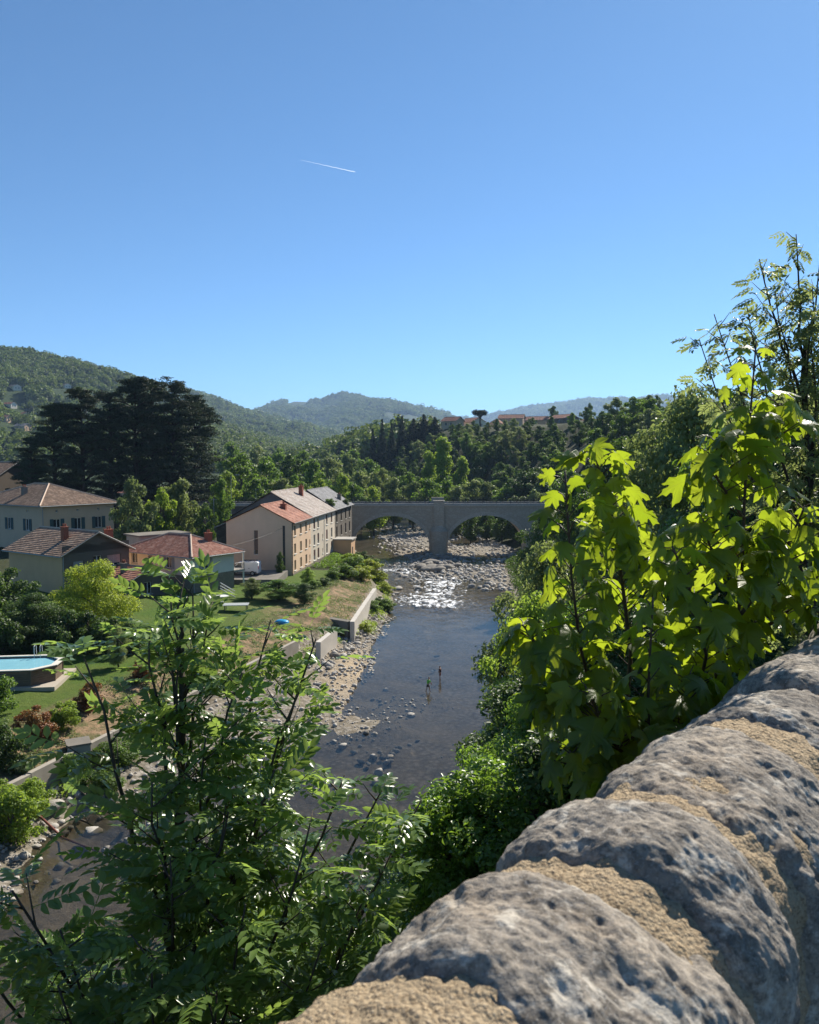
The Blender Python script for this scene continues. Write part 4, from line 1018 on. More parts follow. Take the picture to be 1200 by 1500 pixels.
def wall_face(p0, dirv, width, z0, z1, openings, depth=.22, gable=None):
    """one wall face with real recessed openings [(u0,u1,za,zb)]; local coords; normal = dir x up to the right-hand outside"""
    d = Vector(dirv).normalized(); n = Vector((d.y, -d.x, 0)); p0 = Vector(p0)
    P = lambda u, z, dp=0: p0 + d * u + Vector((0, 0, z)) - n * dp
    us = sorted(set([0, width] + [u for o in openings for u in o[:2]])); zs = sorted(set([z0, z1] + [z for o in openings for z in o[2:]]))
    m = MB()
    for i in range(len(us) - 1):
        for j in range(len(zs) - 1):
            uc, zc = (us[i] + us[i + 1]) / 2, (zs[j] + zs[j + 1]) / 2
            if any(o[0] < uc < o[1] and o[2] < zc < o[3] for o in openings): continue
            m.quad(P(us[i], zs[j]), P(us[i + 1], zs[j]), P(us[i + 1], zs[j + 1]), P(us[i], zs[j + 1]))
    for a, b, c, e in openings:
        m.quad(P(a, c), P(b, c), P(b, c, depth), P(a, c, depth)); m.quad(P(a, e, depth), P(b, e, depth), P(b, e), P(a, e))
        m.quad(P(a, c, depth), P(a, e, depth), P(a, e), P(a, c)); m.quad(P(b, c), P(b, e), P(b, e, depth), P(b, c, depth))
    if gable: m.tri(P(0, z1), P(width, z1), P(gable[0], gable[1]))
    return m, P, n, d
def add_window(root, P, n, d, o, depth=.18, frame=M_WHITE, glass=M_GLASS, sill=M_CONC, shutters=None, blind=None, bars=1, blindfrac=1.0):
    a, b, c, e = o; m = MB()
    t = .06
    def bx(u0, u1, z0, z1, d0, d1):
        vs = [P(u, z, dp) for z in (z0, z1) for dp in (d0, d1) for u in (u0, u1)]
        m.add(vs, [(0, 1, 3, 2), (4, 6, 7, 5), (0, 4, 5, 1), (2, 3, 7, 6), (0, 2, 6, 4), (1, 5, 7, 3)])
    for u0, u1, z0, z1 in [(a, a + t, c, e), (b - t, b, c, e), (a + t, b - t, c, c + t), (a + t, b - t, e - t, e)]: bx(u0, u1, z0, z1, depth - .05, depth + .01)
    for k in range(bars):
        uc = a + (b - a) * (k + 1) / (bars + 1); bx(uc - .035, uc + .035, c + t, e - t, depth - .045, depth + .01)
    w = m.build('window', frame, root)
    m2 = MB(); m2.quad(P(a, c, depth + .005), P(b, c, depth + .005), P(b, e, depth + .005), P(a, e, depth + .005)); m2.build('pane', glass, w)
    m = MB()
    if sill:
        m0 = m; bx(a - .1, b + .1, c - .1, c - .005, -.1, depth - .06); m.build('sill', sill, w)
    if blind:
        m = MB(); zz = e - (e - c) * blindfrac
        nsl = max(3, int((e - zz) / .12))
        for k in range(nsl):
            z = zz + (e - zz) * k / nsl; bx(a + .03, b - .03, z, z + (e - zz) / nsl * .88, depth - .09, depth - .055)
        m.build('roller_blind', blind, w)
    if shutters:
        sw = (b - a) / 2
        for u0, u1 in ((a - sw - .02, a - .02), (b + .02, b + sw + .02)):
            m = MB(); bx(u0, u1, c - .03, e + .03, -.05, -.01)
            for k in range(9):
                z = c + (e - c) * (k + .3) / 9; bx(u0 + .05, u1 - .05, z, z + (e - c) / 9 * .6, -.07, -.05)
            m.build('shutter', shutters, w)
    return w
def roof_plane(m, e0, e1, r1, r0, thick=.10, course=.34, lift=.045):
    """tile courses as small real steps: e0,e1 eave corners, r0,r1 ridge corners"""
    e0, e1, r0, r1 = map(Vector, (e0, e1, r0, r1))
    nrm = (e1 - e0).cross(r0 - e0); nrm = nrm if nrm.length > 1e-6 else (e1 - e0).cross(r1 - e0); nrm.normalize()
    if nrm.z < 0: nrm = -nrm
    L = max((r0 - e0).length, (r1 - e1).length); nC = max(3, int(L / course))
    for k in range(nC):
        t0, t1 = k / nC, (k + 1) / nC
        a0, a1 = e0.lerp(r0, t0), e1.lerp(r1, t0); b0, b1 = e0.lerp(r0, t1), e1.lerp(r1, t1)
        m.quad(a0 + nrm * (thick + lift), a1 + nrm * (thick + lift), b1 + nrm * thick, b0 + nrm * thick)
        m.quad(a0 + nrm * (0 if k == 0 else thick), a1 + nrm * (0 if k == 0 else thick), a1 + nrm * (thick + lift), a0 + nrm * (thick + lift))
    m.quad(e0, r0, r1, e1)
    return nrm
def chimney(root, x, y, z0, z1, w=.55, mat=M_BRICK, d=None):
    d = d or w; m = MB(); m.box(x - w / 2, x + w / 2, y - d / 2, y + d / 2, z0, z1); m.box(x - w / 2 - .06, x + w / 2 + .06, y - d / 2 - .06, y + d / 2 + .06, z1 + .002, z1 + .1)
    c = m.build('chimney', mat, root); p = MB()
    for k in (-1, 1) if w > .5 else (0,): p.tube([(x + k * w * .22, y, z1 + .1), (x + k * w * .22, y, z1 + .45)], [.11, .09], 8)
    p.build('chimney_pot', M_BRICK, c); return c
def gutter(root, a, b, mat=M_GREY):
    m = MB(); m.tube([a, b], .07, 6); m.build('gutter', mat, root)
def ridge_cap(root, pts, mat=M_TILECAP, r=.13):
    for a, b in pts:
        m = MB(); m.tube([a, b], r, 6); m.build('ridge_cap', mat, root)

def gable_house(root, w, l, z1, zr, wm, rm, ov=.45, front=(), left=(), z0=-.6, front_mat=None, back=True, right=()):
    """local frame: front (gable) wall along +x at y=0, long left wall at x=0 running to y=l; ridge runs along y"""
    m, P, n, d = wall_face((0, 0, 0), (1, 0, 0), w, z0, z1, [o[0] for o in front], gable=(w / 2, zr)); m.build('wall', front_mat or wm, root)
    for o in front: add_window(root, P, n, d, o[0], **o[1])
    m, P, n, d = wall_face((0, l, 0), (0, -1, 0), l, z0, z1, [o[0] for o in left]); m.build('wall', wm, root)
    for o in left: add_window(root, P, n, d, o[0], **o[1])
    m, P, n, d = wall_face((w, 0, 0), (0, 1, 0), l, z0, z1, [o[0] for o in right]); m.build('wall', wm, root)
    for o in right: add_window(root, P, n, d, o[0], **o[1])
    m, P, n, d = wall_face((w, l, 0), (-1, 0, 0), w, z0, z1, [], gable=(w / 2, zr)); m.build('wall', wm, root)
    sl = (zr - z1) / (w / 2); m = MB()
    roof_plane(m, (-ov, -ov, z1 - sl * ov), (-ov, l + ov, z1 - sl * ov), (w / 2, l + ov, zr), (w / 2, -ov, zr))
    roof_plane(m, (w + ov, -ov, z1 - sl * ov), (w + ov, l + ov, z1 - sl * ov), (w / 2, l + ov, zr), (w / 2, -ov, zr))
    r = m.build('roof', rm, root)
    ridge_cap(r, [((w / 2, -ov, zr + .12), (w / 2, l + ov, zr + .12))])
    m = MB()
    for sx in (-1, 1):
        x0 = w / 2 + sx * (w / 2 + ov)
        m.bar((x0, -ov - .02, z1 - sl * ov + .02), (w / 2, -ov - .02, zr + .02), .03, .11)
    m.build('bargeboard', M_GREY, r)
    gutter(r, (-ov - .06, -ov, z1 - sl * ov), (-ov - .06, l + ov, z1 - sl * ov))
    return r
def hip_house(root, w, l, z1, zr, inset, wm, rm, ov=.55, front=(), left=(), z0=-.6, front_mat=None, zsplit=None, lowmat=None):
    for (p0, dv, wid, ops, mt) in [((0, 0, 0), (1, 0, 0), w, front, front_mat or wm), ((0, l, 0), (0, -1, 0), l, left, wm), ((w, 0, 0), (0, 1, 0), l, [], wm), ((w, l, 0), (-1, 0, 0), w, [], wm)]:
        za = zsplit if zsplit is not None else z0
        m, P, n, d = wall_face(p0, dv, wid, za, z1, [o[0] for o in ops if o[0][2] >= za]); m.build('wall', mt, root)
        if zsplit is not None:
            low = [o[0] for o in ops if o[0][2] < za]
            m, _, _, _ = wall_face(p0, dv, wid, z0, za, low); m.build('basement_wall', lowmat, root)
        for o in ops: add_window(root, P, n, d, o[0], **o[1])
    A_, B_, C_, D_ = (-ov, -ov), (w + ov, -ov), (w + ov, l + ov), (-ov, l + ov); ze = z1 - .1
    R0, R1 = (w / 2, inset, zr), (w / 2, l - inset, zr); m = MB(); q = lambda p: (p[0], p[1], ze)
    roof_plane(m, q(A_), q(B_), R0, R0); roof_plane(m, q(B_), q(C_), R1, R0); roof_plane(m, q(C_), q(D_), R1, R1); roof_plane(m, q(D_), q(A_), R0, R1)
    r = m.build('roof', rm, root)
    up = Vector((0, 0, .14))
    for a, b in ((q(A_), R0), (q(B_), R0), (q(C_), R1), (q(D_), R1), (R0, R1)): ridge_cap(r, [(Vector(a) + up, Vector(b) + up)])
    gutter(r, (A_[0], A_[1] - .05, ze), (B_[0], B_[1] - .05, ze)); gutter(r, (A_[0] - .05, A_[1], ze), (D_[0] - .05, D_[1], ze))
    return r
WN = lambda u, z, w=1.0, h=1.5, **k: ((u - w / 2, u + w / 2, z - h / 2, z + h / 2), k)

def house_frame(name, x, y, z, ang, label): return empty(name, (x, y, z), ang, label, 'house')
ANG = math.atan2(.83, .56)
# gabled house: z measured from its own base (4.2)
Z2 = 4.3; h2 = house_frame('gabled_house', -38.6, 86.7, Z2, ANG, 'gabled house with brown tiled roof and dark end wall behind the round tree')
gable_house(h2, 8.7, 10.9, 9.6 - Z2, 11.75 - Z2, M_TAUPE, M_BRN, .5, z0=-1.5, front_mat=M_DKTAUPE,
            front=[WN(2.0, 3.75, 1.3, 1.2, blind=M_GREY, blindfrac=.7), WN(4.4, 4.1, 1.1, 1.3), WN(6.6, 4.0, 1.8, 1.3, blind=plain('pink_blind', c3(.55, .33, .27), .6, .05), blindfrac=.75), WN(4.35, 6.1, .9, .22, bars=0, sill=None)], left=[])
chimney(h2, 2.4, 3.2, 5.6, 8.0, .62); chimney(h2, 7.5, 2.2, 5.7, 7.4, .75)
m = MB(); m.tube([(.05, -.1, 5.1), (.05, -.1, -1)], .05, 6); m.build('downpipe', M_GREY, h2)
# low annexe in front
ax = Vector((-38.6 + .56 * 4.9 + .83 * 5.5, 86.7 + .83 * 4.9 - .56 * 5.5, 4.0)); h2b = house_frame('annexe', ax.x, ax.y, 3.9, ANG, 'small lean annexe with low red gable roof beside the dark end wall')
gable_house(h2b, 4.6, 5.4, 2.8, 3.75, M_DKTAUPE, M_RED, .45, z0=-1.5, front=[WN(2.2, 1.5, 1.0, 1.4)])
chimney(h2b, .9, 2.6, 2.9, 4.25, .55, M_CONCD)
# hip house with pale blue end
Z3 = 3.8; h3 = house_frame('hip_roofed_house', -25.9, 93.2, Z3, ANG, 'cream house with pale blue end wall and red hipped roof')
hip_house(h3, 6.6, 12.4, 8.6 - Z3, 10.6 - Z3, 4.2, M_CREAM, M_MIX, .95, z0=-1.2, front_mat=M_BLUE, zsplit=2.35, lowmat=M_STONE,
          front=[WN(2.0, 3.75, 1.0, 1.25, shutters=M_GREY)], left=[WN(12.4 - 4.4, 3.75, 1.05, 1.35, shutters=M_GREY), WN(12.4 - 7.9, 3.95, .8, 1.0), WN(12.4 - 11.0, 3.85, 1.2, 1.3)])
chimney(h3, 4.6, 2.4, 4.9, 7.1, .7)
m = MB(); m.tube([(.05, -.12, 4.7), (.05, -.12, -.5)], .05, 6); m.build('downpipe', M_GREY, h3)
# balcony corner and stair rail at its right end
m = MB(); m.box(6.6, 8.4, -.1, 4.5, 2.15, 2.35); m.build('balcony_slab', M_CONC, h3)
m = MB()
for k in range(12): m.bar((6.65 + k * .155, -.08, 2.35), (6.65 + k * .155, -.08, 3.25), .015)
m.bar((6.6, -.08, 3.25), (8.4, -.08, 3.25), .03); m.build('balcony_rail', M_METAL, h3)
for y in (0, 4.3):
    m = MB(); m.box(8.2, 8.35, y, y + .15, -1, 4.7); m.build('post', M_WHITE, h3)
st = empty('stair_rail', tuple(aty(333, 874, 92)), 0.3, 'white slatted stair railing beside the pale blue house', 'railing')
for k in range(3):
    m = MB(); m.bar((-.8, 0, .3 + k * .35 + .7), (.9, 0, -.1 + k * .35), .04, .06); m.build('slat', M_WHITE, st)
# big house with teal shutters
Z1 = 5.2; h1 = house_frame('shuttered_house', -54.8, 116.7, Z1, ANG, 'large sand-coloured house with teal shutters and brown hipped roof')
tw = lambda u, z: WN(u, z, 1.15, 1.75, shutters=M_TEAL)
hip_house(h1, 12.3, 20, 13.3 - Z1, 16.2 - Z1, 8, M_SAND, M_BRN, .7, z0=-1.5, front=[tw(2.4, 5.1), tw(5.9, 5.1), tw(9.5, 5.1), tw(2.4, 1.9), tw(5.9, 1.9), tw(9.5, 1.9)] + [WN(u, 7.2, .35, .35, bars=0, sill=None) for u in (2.4, 5.9, 9.5)],
          left=[tw(20 - 3.9, 5.1), tw(20 - 9, 5.1), WN(20 - 3.9, 7.2, .35, .35, bars=0, sill=None), tw(20 - 3.9, 1.9)])
chimney(h1, 2.6, 9, 8.6, 10.6, .7, M_CONCD)
m = MB(); m.tube([(.08, -.12, 8), (.08, -.12, -1)], .06, 6); m.build('downpipe', M_GREY, h1)
# flat shed between houses
p = aty(205, 790, 103); sh = empty('garden_shed', (p[0], 103, 5), ANG - .2, 'flat-roofed shed with weathered pale roof between the houses', 'shed')
m = MB(); m.box(0, 7, 0, 4, -1, p[2] - 5 + .3); m.build('wall', M_CONC, sh)
m = MB(); m.box(-.3, 7.3, -.3, 4.3, p[2] - 5 + .302, p[2] - 5 + .5); m.build('roof', M_CONCD, sh)

# ---- riverside row: three joined buildings; local x = along the river front (k), y = away from river (t)
RA = math.atan2(49, 5.2); BZ = 3.6
def row(name, k0, label): return empty(name, (-16.7 + .1055 * k0, 111 + .994 * k0, BZ), RA, label, 'building')
def row_block(root, ln, dep, eave, ridge_z, ridge_t, wm, rm, ops, gable_near, plinth, zb=3.9 - BZ, near_mat=None, near_ops=(), ov=.4):
    z1 = eave - BZ; zr = ridge_z - BZ
    m, P, n, d = wall_face((0, 0, 0), (1, 0, 0), ln, zb, z1, [o[0] for o in ops]); m.build('wall', wm, root)
    for o in ops: add_window(root, P, n, d, o[0], **o[1])
    m, _, _, _ = wall_face((0, -.06, 0), (1, 0, 0), ln, -5, zb, [(8.2, 9.3, -2.2, .1)] if plinth == 'door' else []); m.build('plinth', M_STONE, root)
    m = MB(); m.quad((0, -.06, zb), (ln, -.06, zb), (ln, 0, zb), (0, 0, zb)); m.build('plinth_ledge', M_STONE, root)
    zl = z1 + .0
    m, P, n, d = wall_face((0, dep, 0), (0, -1, 0), dep, -3, z1, [o[0] for o in near_ops], gable=(dep - ridge_t, zr)); m.build('wall', near_mat or wm, root)
    for o in near_ops: add_window(root, P, n, d, o[0], **o[1])
    m, _, _, _ = wall_face((ln, 0, 0), (0, 1, 0), dep, -5, z1, [], gable=(ridge_t, zr)); m.build('wall', wm, root)
    m, _, _, _ = wall_face((ln, dep, 0), (-1, 0, 0), ln, -3, z1, []); m.build('wall', wm, root)
    s1 = (zr - z1) / ridge_t; s2 = (zr - z1) / (dep - ridge_t); o1 = .25; m = MB()
    roof_plane(m, (-o1, -ov, z1 - s1 * ov), (ln, -ov, z1 - s1 * ov), (ln, ridge_t, zr), (-o1, ridge_t, zr)); roof_plane(m, (-o1, dep + ov, z1 - s2 * ov), (ln, dep + ov, z1 - s2 * ov), (ln, ridge_t, zr), (-o1, ridge_t, zr))
    r = m.build('roof', rm, root); ridge_cap(r, [((-o1, ridge_t, zr + .12), (ln, ridge_t, zr + .12))], rm)
    gutter(r, (-o1, -ov - .06, z1 - s1 * ov + .04), (ln, -ov - .06, z1 - s1 * ov + .04), M_METAL)
    return r
zt, zm, zl_ = 9.95 - BZ, 7.35 - BZ, 4.95 - BZ
b1 = row('pink_building', 0, 'salmon pink three-storey building with blank gable and red tiled roof')
sh_ = dict(blind=M_SHUT, sill=M_WHITE)
row_block(b1, 11.7, 9.6, 11.3, 13.6, 4.5, M_PINK, M_RED, [WN(u, z, 1.15, 1.45, **sh_) for u in (1.7, 5.2, 8.5) for z in (zt, zm, zl_)] + [WN(10.9, z, .5, .9, bars=0, **sh_) for z in (zt, zm, zl_)], True, 'door',
          near_ops=[((9.6 - 5.55, 9.6 - 4.95, 3.0, 6.5), dict(bars=0, blind=plain('blind_brown', c3(.2, .13, .09), .7), blindfrac=.8, sill=None))])
m = MB(); m.box(-.06, 0, 1.0, 1.32, -1.5, 7.2); m.build('slit_shade_strip', M_METAL, b1)  # raised dark strip standing in for the shade inside a narrow slit
m = MB(); m.tube([(-.1, -.1, 7.6), (-.1, -.1, -2)], .06, 6); m.build('downpipe', M_METAL, b1)
chimney(b1, 6.0, 2.8, 8.3, 9.9, .8)
b2 = row('grey_building', 11.72, 'grey rendered apartment block with pale tiled roof beside the pink one')
gs = [dict(blind=M_SHUTR, blindfrac=.9, sill=M_WHITE), dict(sill=M_WHITE), dict(blind=M_SHUTR, blindfrac=.6, sill=M_WHITE)]
row_block(b2, 18.6, 12.5, 11.35, 15.0, 6.3, M_GREYR, M_GRT, [WN(u, z, 1.25, 1.7, **gs[(i + j) % 3]) for i, u in enumerate((2.4, 5.2, 11.9, 15.9)) for j, z in enumerate((zt, zm, zl_))] + [WN(8.5, z, .5, .8, bars=0, sill=M_WHITE) for z in (zm, zl_)], True, None, near_mat=M_CONCD)
m = MB(); m.tube([(9.6, -.1, 7.4), (9.6, -.1, -2)], .05, 6); m.build('downpipe', M_WHITE, b2)
chimney(b2, 12, 4.5, 10, 12, .7)
b3 = row('old_stone_mill', 30.34, 'old rubble stone building with slate roof standing against the bridge')
row_block(b3, 17.4, 11, 11.4, 14.6, 5.0, M_STONED, M_SLATE, [WN(u, z, 1.2, 1.9, bars=0, frame=M_METAL) for u in (2.0, 6.2, 10.6, 14.6) for z in (zt - .2, zm - .3)] + [WN(10.6, zl_ - .6, 1.2, 1.6, bars=0, frame=M_METAL), WN(14.6, zl_ - .6, 1.2, 1.6, bars=0, frame=M_METAL)], True, None, zb=-2, near_mat=M_STONED)
chimney(b3, 12, 1.5, 8.4, 9.8, .7, M_CONCD)
tw_ = empty('concrete_annexe', (-16.7 + .1055 * 28, 111 + .994 * 28, 0), RA, 'beige concrete tower annexe projecting from the facade at the river', 'building')
m = MB(); m.box(.6, 4.6, -3.3, -.03, -1, 5.9); m.build('wall', M_TAUPE, tw_)
m = MB(); m.box(.4, 4.85, -3.55, -.04, 5.902, 6.1); m.build('roof_slab', M_CONC, tw_)
m = MB(); m.box(1.6, 2.3, -3.36, -3.302, 3.4, 4.6); m.build('window', M_GLASS, tw_)
# roof greenery on the old mill
q = b3.matrix_basis @ Vector((1.0, 1.0, 8.3))
plant('roof_bush', B_G[0], MM, q, .75, 0, 'wild bush growing on the eaves of the old stone building', 'bush', None, .5)
q = b3.matrix_basis @ Vector((12.0, .2, 7.7)); plant('roof_bush', B_D[1], MM, q, .6, 0, 'dark creeper hanging at the far corner of the old stone building', 'bush', None, .5)
# small grey house left of the pink gable
p = aty(318, 812, 128); sg = empty('grey_stone_house', (p[0], 128, 4.5), RA - math.pi / 2 + .1, 'small grey stone house squeezed left of the pink gable', 'house')
gable_house(sg, 5.4, 8, aty(320, 772, 128)[2] - 4.5, aty(320, 765, 128)[2] - 4.5 + .3, M_STONED, M_SLATE, .3, front=[WN(3.6, 3.6, 1.0, 1.4)])

# ------------------------------------------------------------------ far bridge
def build_bridge():
    Y0, Y1 = 165.0, 172.0; ZD = 10.45
    root = empty('stone_bridge', (6.2, Y0, 0), 0, 'grey stone bridge with two round arches and iron railing over the river', 'bridge')
    ox, oy = 6.2, Y0
    MST = stonewall('bridge_stone', c3(.50, .42, .32), c3(.60, .52, .41), c3(.36, .30, .23), 1.1)
    MVS = stonewall('voussoir_stone', c3(.58, .50, .40), c3(.68, .60, .49), c3(.4, .34, .27), 1.4)
    arches = [(-3.85, 8.15, 8.4), (16.3, 8.35, 8.5)]   # centre, half span, crown height
    def za(x, c, hs, top, grow=0.0):
        spring = 1.6; u = (x - c) / (hs + grow)
        return spring + (top - spring + grow) * math.sqrt(max(0.0, 1 - u * u))
    xs = sorted(set([-12.6, 45.0, 4.55, 7.85] + [c + hs * math.sin(a) for c, hs, t in arches for a in np.linspace(-math.pi / 2, math.pi / 2, 49)]))
    for nm, yf, flip in (('spandrel_wall', 0.0, 1), ('spandrel_wall', Y1 - Y0, -1)):
        m = MB()
        for i in range(len(xs) - 1):
            xa, xb = xs[i], xs[i + 1]; xm = (xa + xb) / 2; lo = [-1.5, -1.5]
            for c, hs, t in arches:
                if abs(xm - c) < hs: lo = [za(xa, c, hs, t), za(xb, c, hs, t)]
            m.quad((xa - ox, yf, lo[0]), (xb - ox, yf, lo[1]), (xb - ox, yf, ZD), (xa - ox, yf, ZD))
        m.build(nm, MST, root)
    for c, hs, t in arches:
        m = MB(); ths = np.linspace(-math.pi / 2, math.pi / 2, 49); x_ = [c + hs * math.sin(a) for a in ths]
        for i in range(48):
            m.quad((x_[i] - ox, 0, za(x_[i], c, hs, t)), (x_[i] - ox, Y1 - Y0, za(x_[i], c, hs, t)), (x_[i + 1] - ox, Y1 - Y0, za(x_[i + 1], c, hs, t)), (x_[i + 1] - ox, 0, za(x_[i + 1], c, hs, t)))
        for s in (-1, 1): m.quad((c + s * hs - ox, 0, -1.5), (c + s * hs - ox, Y1 - Y0, -1.5), (c + s * hs - ox, Y1 - Y0, 1.61), (c + s * hs - ox, 0, 1.61))
        m.build('vault', MST, root)
        m = MB(); g = .75
        pts = [(c + hs * math.sin(a), 1.6 + (t - 1.6) * math.cos(a), c + (hs + g) * math.sin(a), 1.6 + (t - 1.6 + g) * math.cos(a)) for a in ths]
        ring = empty  # voussoir ring as real wedge blocks, each slightly proud
        nv = 40
        ring_o = None
        for k in range(nv):
            a0, a1 = -math.pi / 2 + math.pi * (k + .04) / nv, -math.pi / 2 + math.pi * (k + .96) / nv; pr = .07 + .03 * ((k * 7) % 5) / 5
            f = lambda a, gg: (c + (hs + gg) * math.sin(a) - ox, 1.6 + (t - 1.6 + gg) * math.cos(a))
            q = [f(a0, .004), f(a1, .004), f(a1, g), f(a0, g)]; mm = MB()
            mm.add([(x, -pr, z) for x, z in q] + [(x, .02, z) for x, z in q], [(3, 2, 1, 0), (0, 1, 5, 4), (1, 2, 6, 5), (2, 3, 7, 6), (3, 0, 4, 7)])
            mm.build('voussoir', MVS, root)
    # cornice, deck, parapet kerb
    m = MB(); m.box(-75 - ox, 45 - ox, -.28, Y1 - Y0 + .28, ZD + .002, ZD + .30); m.build('cornice', MVS, root)
    m = MB(); m.box(-75 - ox, 45 - ox, -.16, .14, ZD + .304, ZD + .62); m.build('kerb_wall', M_CONC, root)
    m = MB(); m.box(-75 - ox, 45 - ox, Y1 - Y0 - .14, Y1 - Y0 + .16, ZD + .304, ZD + .62); m.build('kerb_wall', M_CONC, root)
    m = MB(); m.box(-75 - ox, 45 - ox, .2, Y1 - Y0 - .2, ZD + .304, ZD + .33); m.build('roadway', plain('asphalt', c3(.05, .05, .05), .9), root)
    for yf in (0.0, Y1 - Y0):
        m = MB(); x = -75.0
        while x < 45:
            if not (4.3 < x < 8.1): m.bar((x - ox, yf, ZD + .62), (x - ox, yf, ZD + 1.5), .02 if int(x * 2) % 6 else .045)
            x += .30
        for z in (.8, 1.48):
            m.bar((-75 - ox, yf, ZD + z), (4.3 - ox, yf, ZD + z), .03); m.bar((8.1 - ox, yf, ZD + z), (45 - ox, yf, ZD + z), .03)
        m.build('railing', M_METAL, root)
    # pier with rounded cutwater and pilaster
    m = MB(); m.box(5.1 - ox, 7.3 - ox, -.6, -.002, 5.9, ZD + 1.05); m.build('pilaster', MST, root)
    m = MB(); m.box(5.0 - ox, 7.4 - ox, -.7, .3, ZD + 1.052, ZD + 1.25); m.build('pilaster_cap', MVS, root)
    m = MB(); m.box(4.85 - ox, 7.55 - ox, .002 + Y1 - Y0, Y1 - Y0 + .75, 5.9, ZD + 1.55); m.build('pilaster', MST, root)
    m = MB(); n = 16; prof = [(4.3 - ox, 0)] + [(6.2 - ox - 1.9 * math.cos(math.pi * k / n), -1.7 * math.sin(math.pi * k / n)) for k in range(n + 1)][1:-1] + [(8.1 - ox, 0)]
    nn = len(prof)
    vs = [(x, y, -1.2) for x, y in prof] + [(x, y, 5.2) for x, y in prof] + [(6.2 - ox + (x + ox - 6.2) * .6, y * .42, 6.3) for x, y in prof]
    fs = [(i, i + 1, nn + i + 1, nn + i) for i in range(nn - 1)] + [(nn + i, nn + i + 1, 2 * nn + i + 1, 2 * nn + i) for i in range(nn - 1)] + [tuple(2 * nn + i for i in range(nn))]
    m.add(vs, fs); m.build('cutwater', MST, root)
    # abutment and approach retaining wall to the left
    m = MB(); m.box(-75 - ox, -12.62 - ox, .01, Y1 - Y0 - .01, 0, ZD); m.build('approach_wall', M_STONED, root)
build_bridge()

# ------------------------------------------------------------------ distant houses
FAR = []
def far_house(px, py, y, w, l, h, rise, rot, wm, rm, label, group):
    if y > 430 and px < 400:
        p = hit_far(px, py + 7); y = p[1]; z = gz(p[0], y)
    else:
        p = aty(px, py, y); g = gz(p[0], y); z = p[2] - h - rise; z = min(max(z, g - .5), g + 2.5) if abs(z - g) < 14 else g
    FAR.append((p[0], y))
    r = empty('hillside_house', (p[0], y, z), rot, label, 'house', group)
    gable_house(r, w, l, h, h + rise, wm, rm, .5, z0=-4, front=[WN(w * .3, h * .62, 1.2, 1.4), WN(w * .7, h * .62, 1.2, 1.4)], left=[WN(l * .3, h * .62, 1.2, 1.4), WN(l * .65, h * .62, 1.2, 1.4)])
    return r
GH = 'houses on the distant slopes'
for i, (px, py, y, rot, wm, rm, w, l, lab) in enumerate([(16, 592, 640, 1.2, M_CREAM, M_RED, 9, 14, 'pale house with orange roof low on the wooded left hillside'), (34, 606, 600, .8, M_SAND, M_RED, 9, 13, 'sand coloured house among hillside trees left of the cedars'), (10, 612, 580, 1.4, M_PINK, M_RED, 8, 11, 'pinkish house below the pale hillside house'),
                                         (44, 612, 560, 1.0, M_CREAM, M_MIX, 9, 12, 'cream house closest to the cedar crowns on the slope'), (20, 566, 800, 1.0, M_CREAM, M_GRT, 10, 14, 'white house highest among the trees on the left hill'), (95, 563, 900, .9, M_CREAM, M_GRT, 9, 16, 'long white house high on the forested hill above the cedars'),
                                         (4, 645, 330, 1.1, M_SAND, M_MIX, 9, 13, 'sunlit house with light walls behind the big brown roof'), (26, 650, 350, .9, M_CREAM, M_SLATE, 8, 12, 'pale house with grey roof beside the cedar grove'), (36, 625, 450, 1.3, M_SAND, M_SLATE, 9, 12, 'grey-roofed house halfway up the village slope')]):
    far_house(px, py, y, w, l, 5.5, 2.2, rot, wm, rm, lab, GH)
for px, py, y, rot, wm, rm, w, l, lab in [(-12, 658, 150, 1.3, M_DKTAUPE, M_BRN, 12, 16, 'big dark house with broad brown roof left of the cedars')]:
    far_house(px, py, y, w, l, 7.0, 3.0, rot, wm, rm, lab, None)
for px, py, y, rot, wm, rm, w, l, lab in [(692, 623, 398, .5, M_CREAM, M_MIX, 8, 12, 'cream house under the umbrella pine on the ridge'), (716, 615, 415, -.4, M_SAND, M_RED, 7, 9, 'tall sand-walled house just right of the umbrella pine'), (668, 630, 392, .9, M_SAND, M_MIX, 7, 9, 'small house left of the umbrella pine'),
                                          (766, 606, 420, 1.3, M_SAND, M_MIX, 9, 13, 'long low house with tan roof on the ridge'), (800, 602, 425, 1.2, M_TAUPE, M_MIX, 9, 16, 'tan roofed house centred on the hilltop skyline'), (828, 606, 400, .6, M_DKTAUPE, M_RED, 10, 12, 'dark walled house with reddish gable roof above the steep wood'),
                                          (888, 600, 430, 1.2, M_SAND, M_RED, 9, 14, 'red roofed house half hidden in hilltop trees'), (935, 598, 425, 1.35, M_SAND, M_RED, 9, 13, 'long red roof at the right end of the hilltop'), (566, 668, 330, .9, M_PINK, M_RED, 7, 10, 'house roof among trees under the firs'), (612, 696, 275, 1.1, M_CREAM, M_SLATE, 8, 12, 'grey roofed house in the tree belt behind the bridge'), (536, 629, 420, .7, M_CREAM, M_MIX, 7, 9, 'pale house between the fir spur and the ridge')]:
    far_house(px, py, y, w, l, 4.2, 2.0, rot, wm, rm, lab, GH)
for px, py, y, rot, lab in [(200, 668, 190, .8, 'pink-roofed house glimpsed between cedar trunks'), (222, 664, 200, 1.1, 'white-walled house glimpsed behind the cedar trunks'), (325, 736, 178, 1.0, 'small red roof beside the bridge approach road')]:
    far_house(px, py, y, 8, 10, 4.5, 1.8, rot, M_CREAM, M_RED, lab, None)
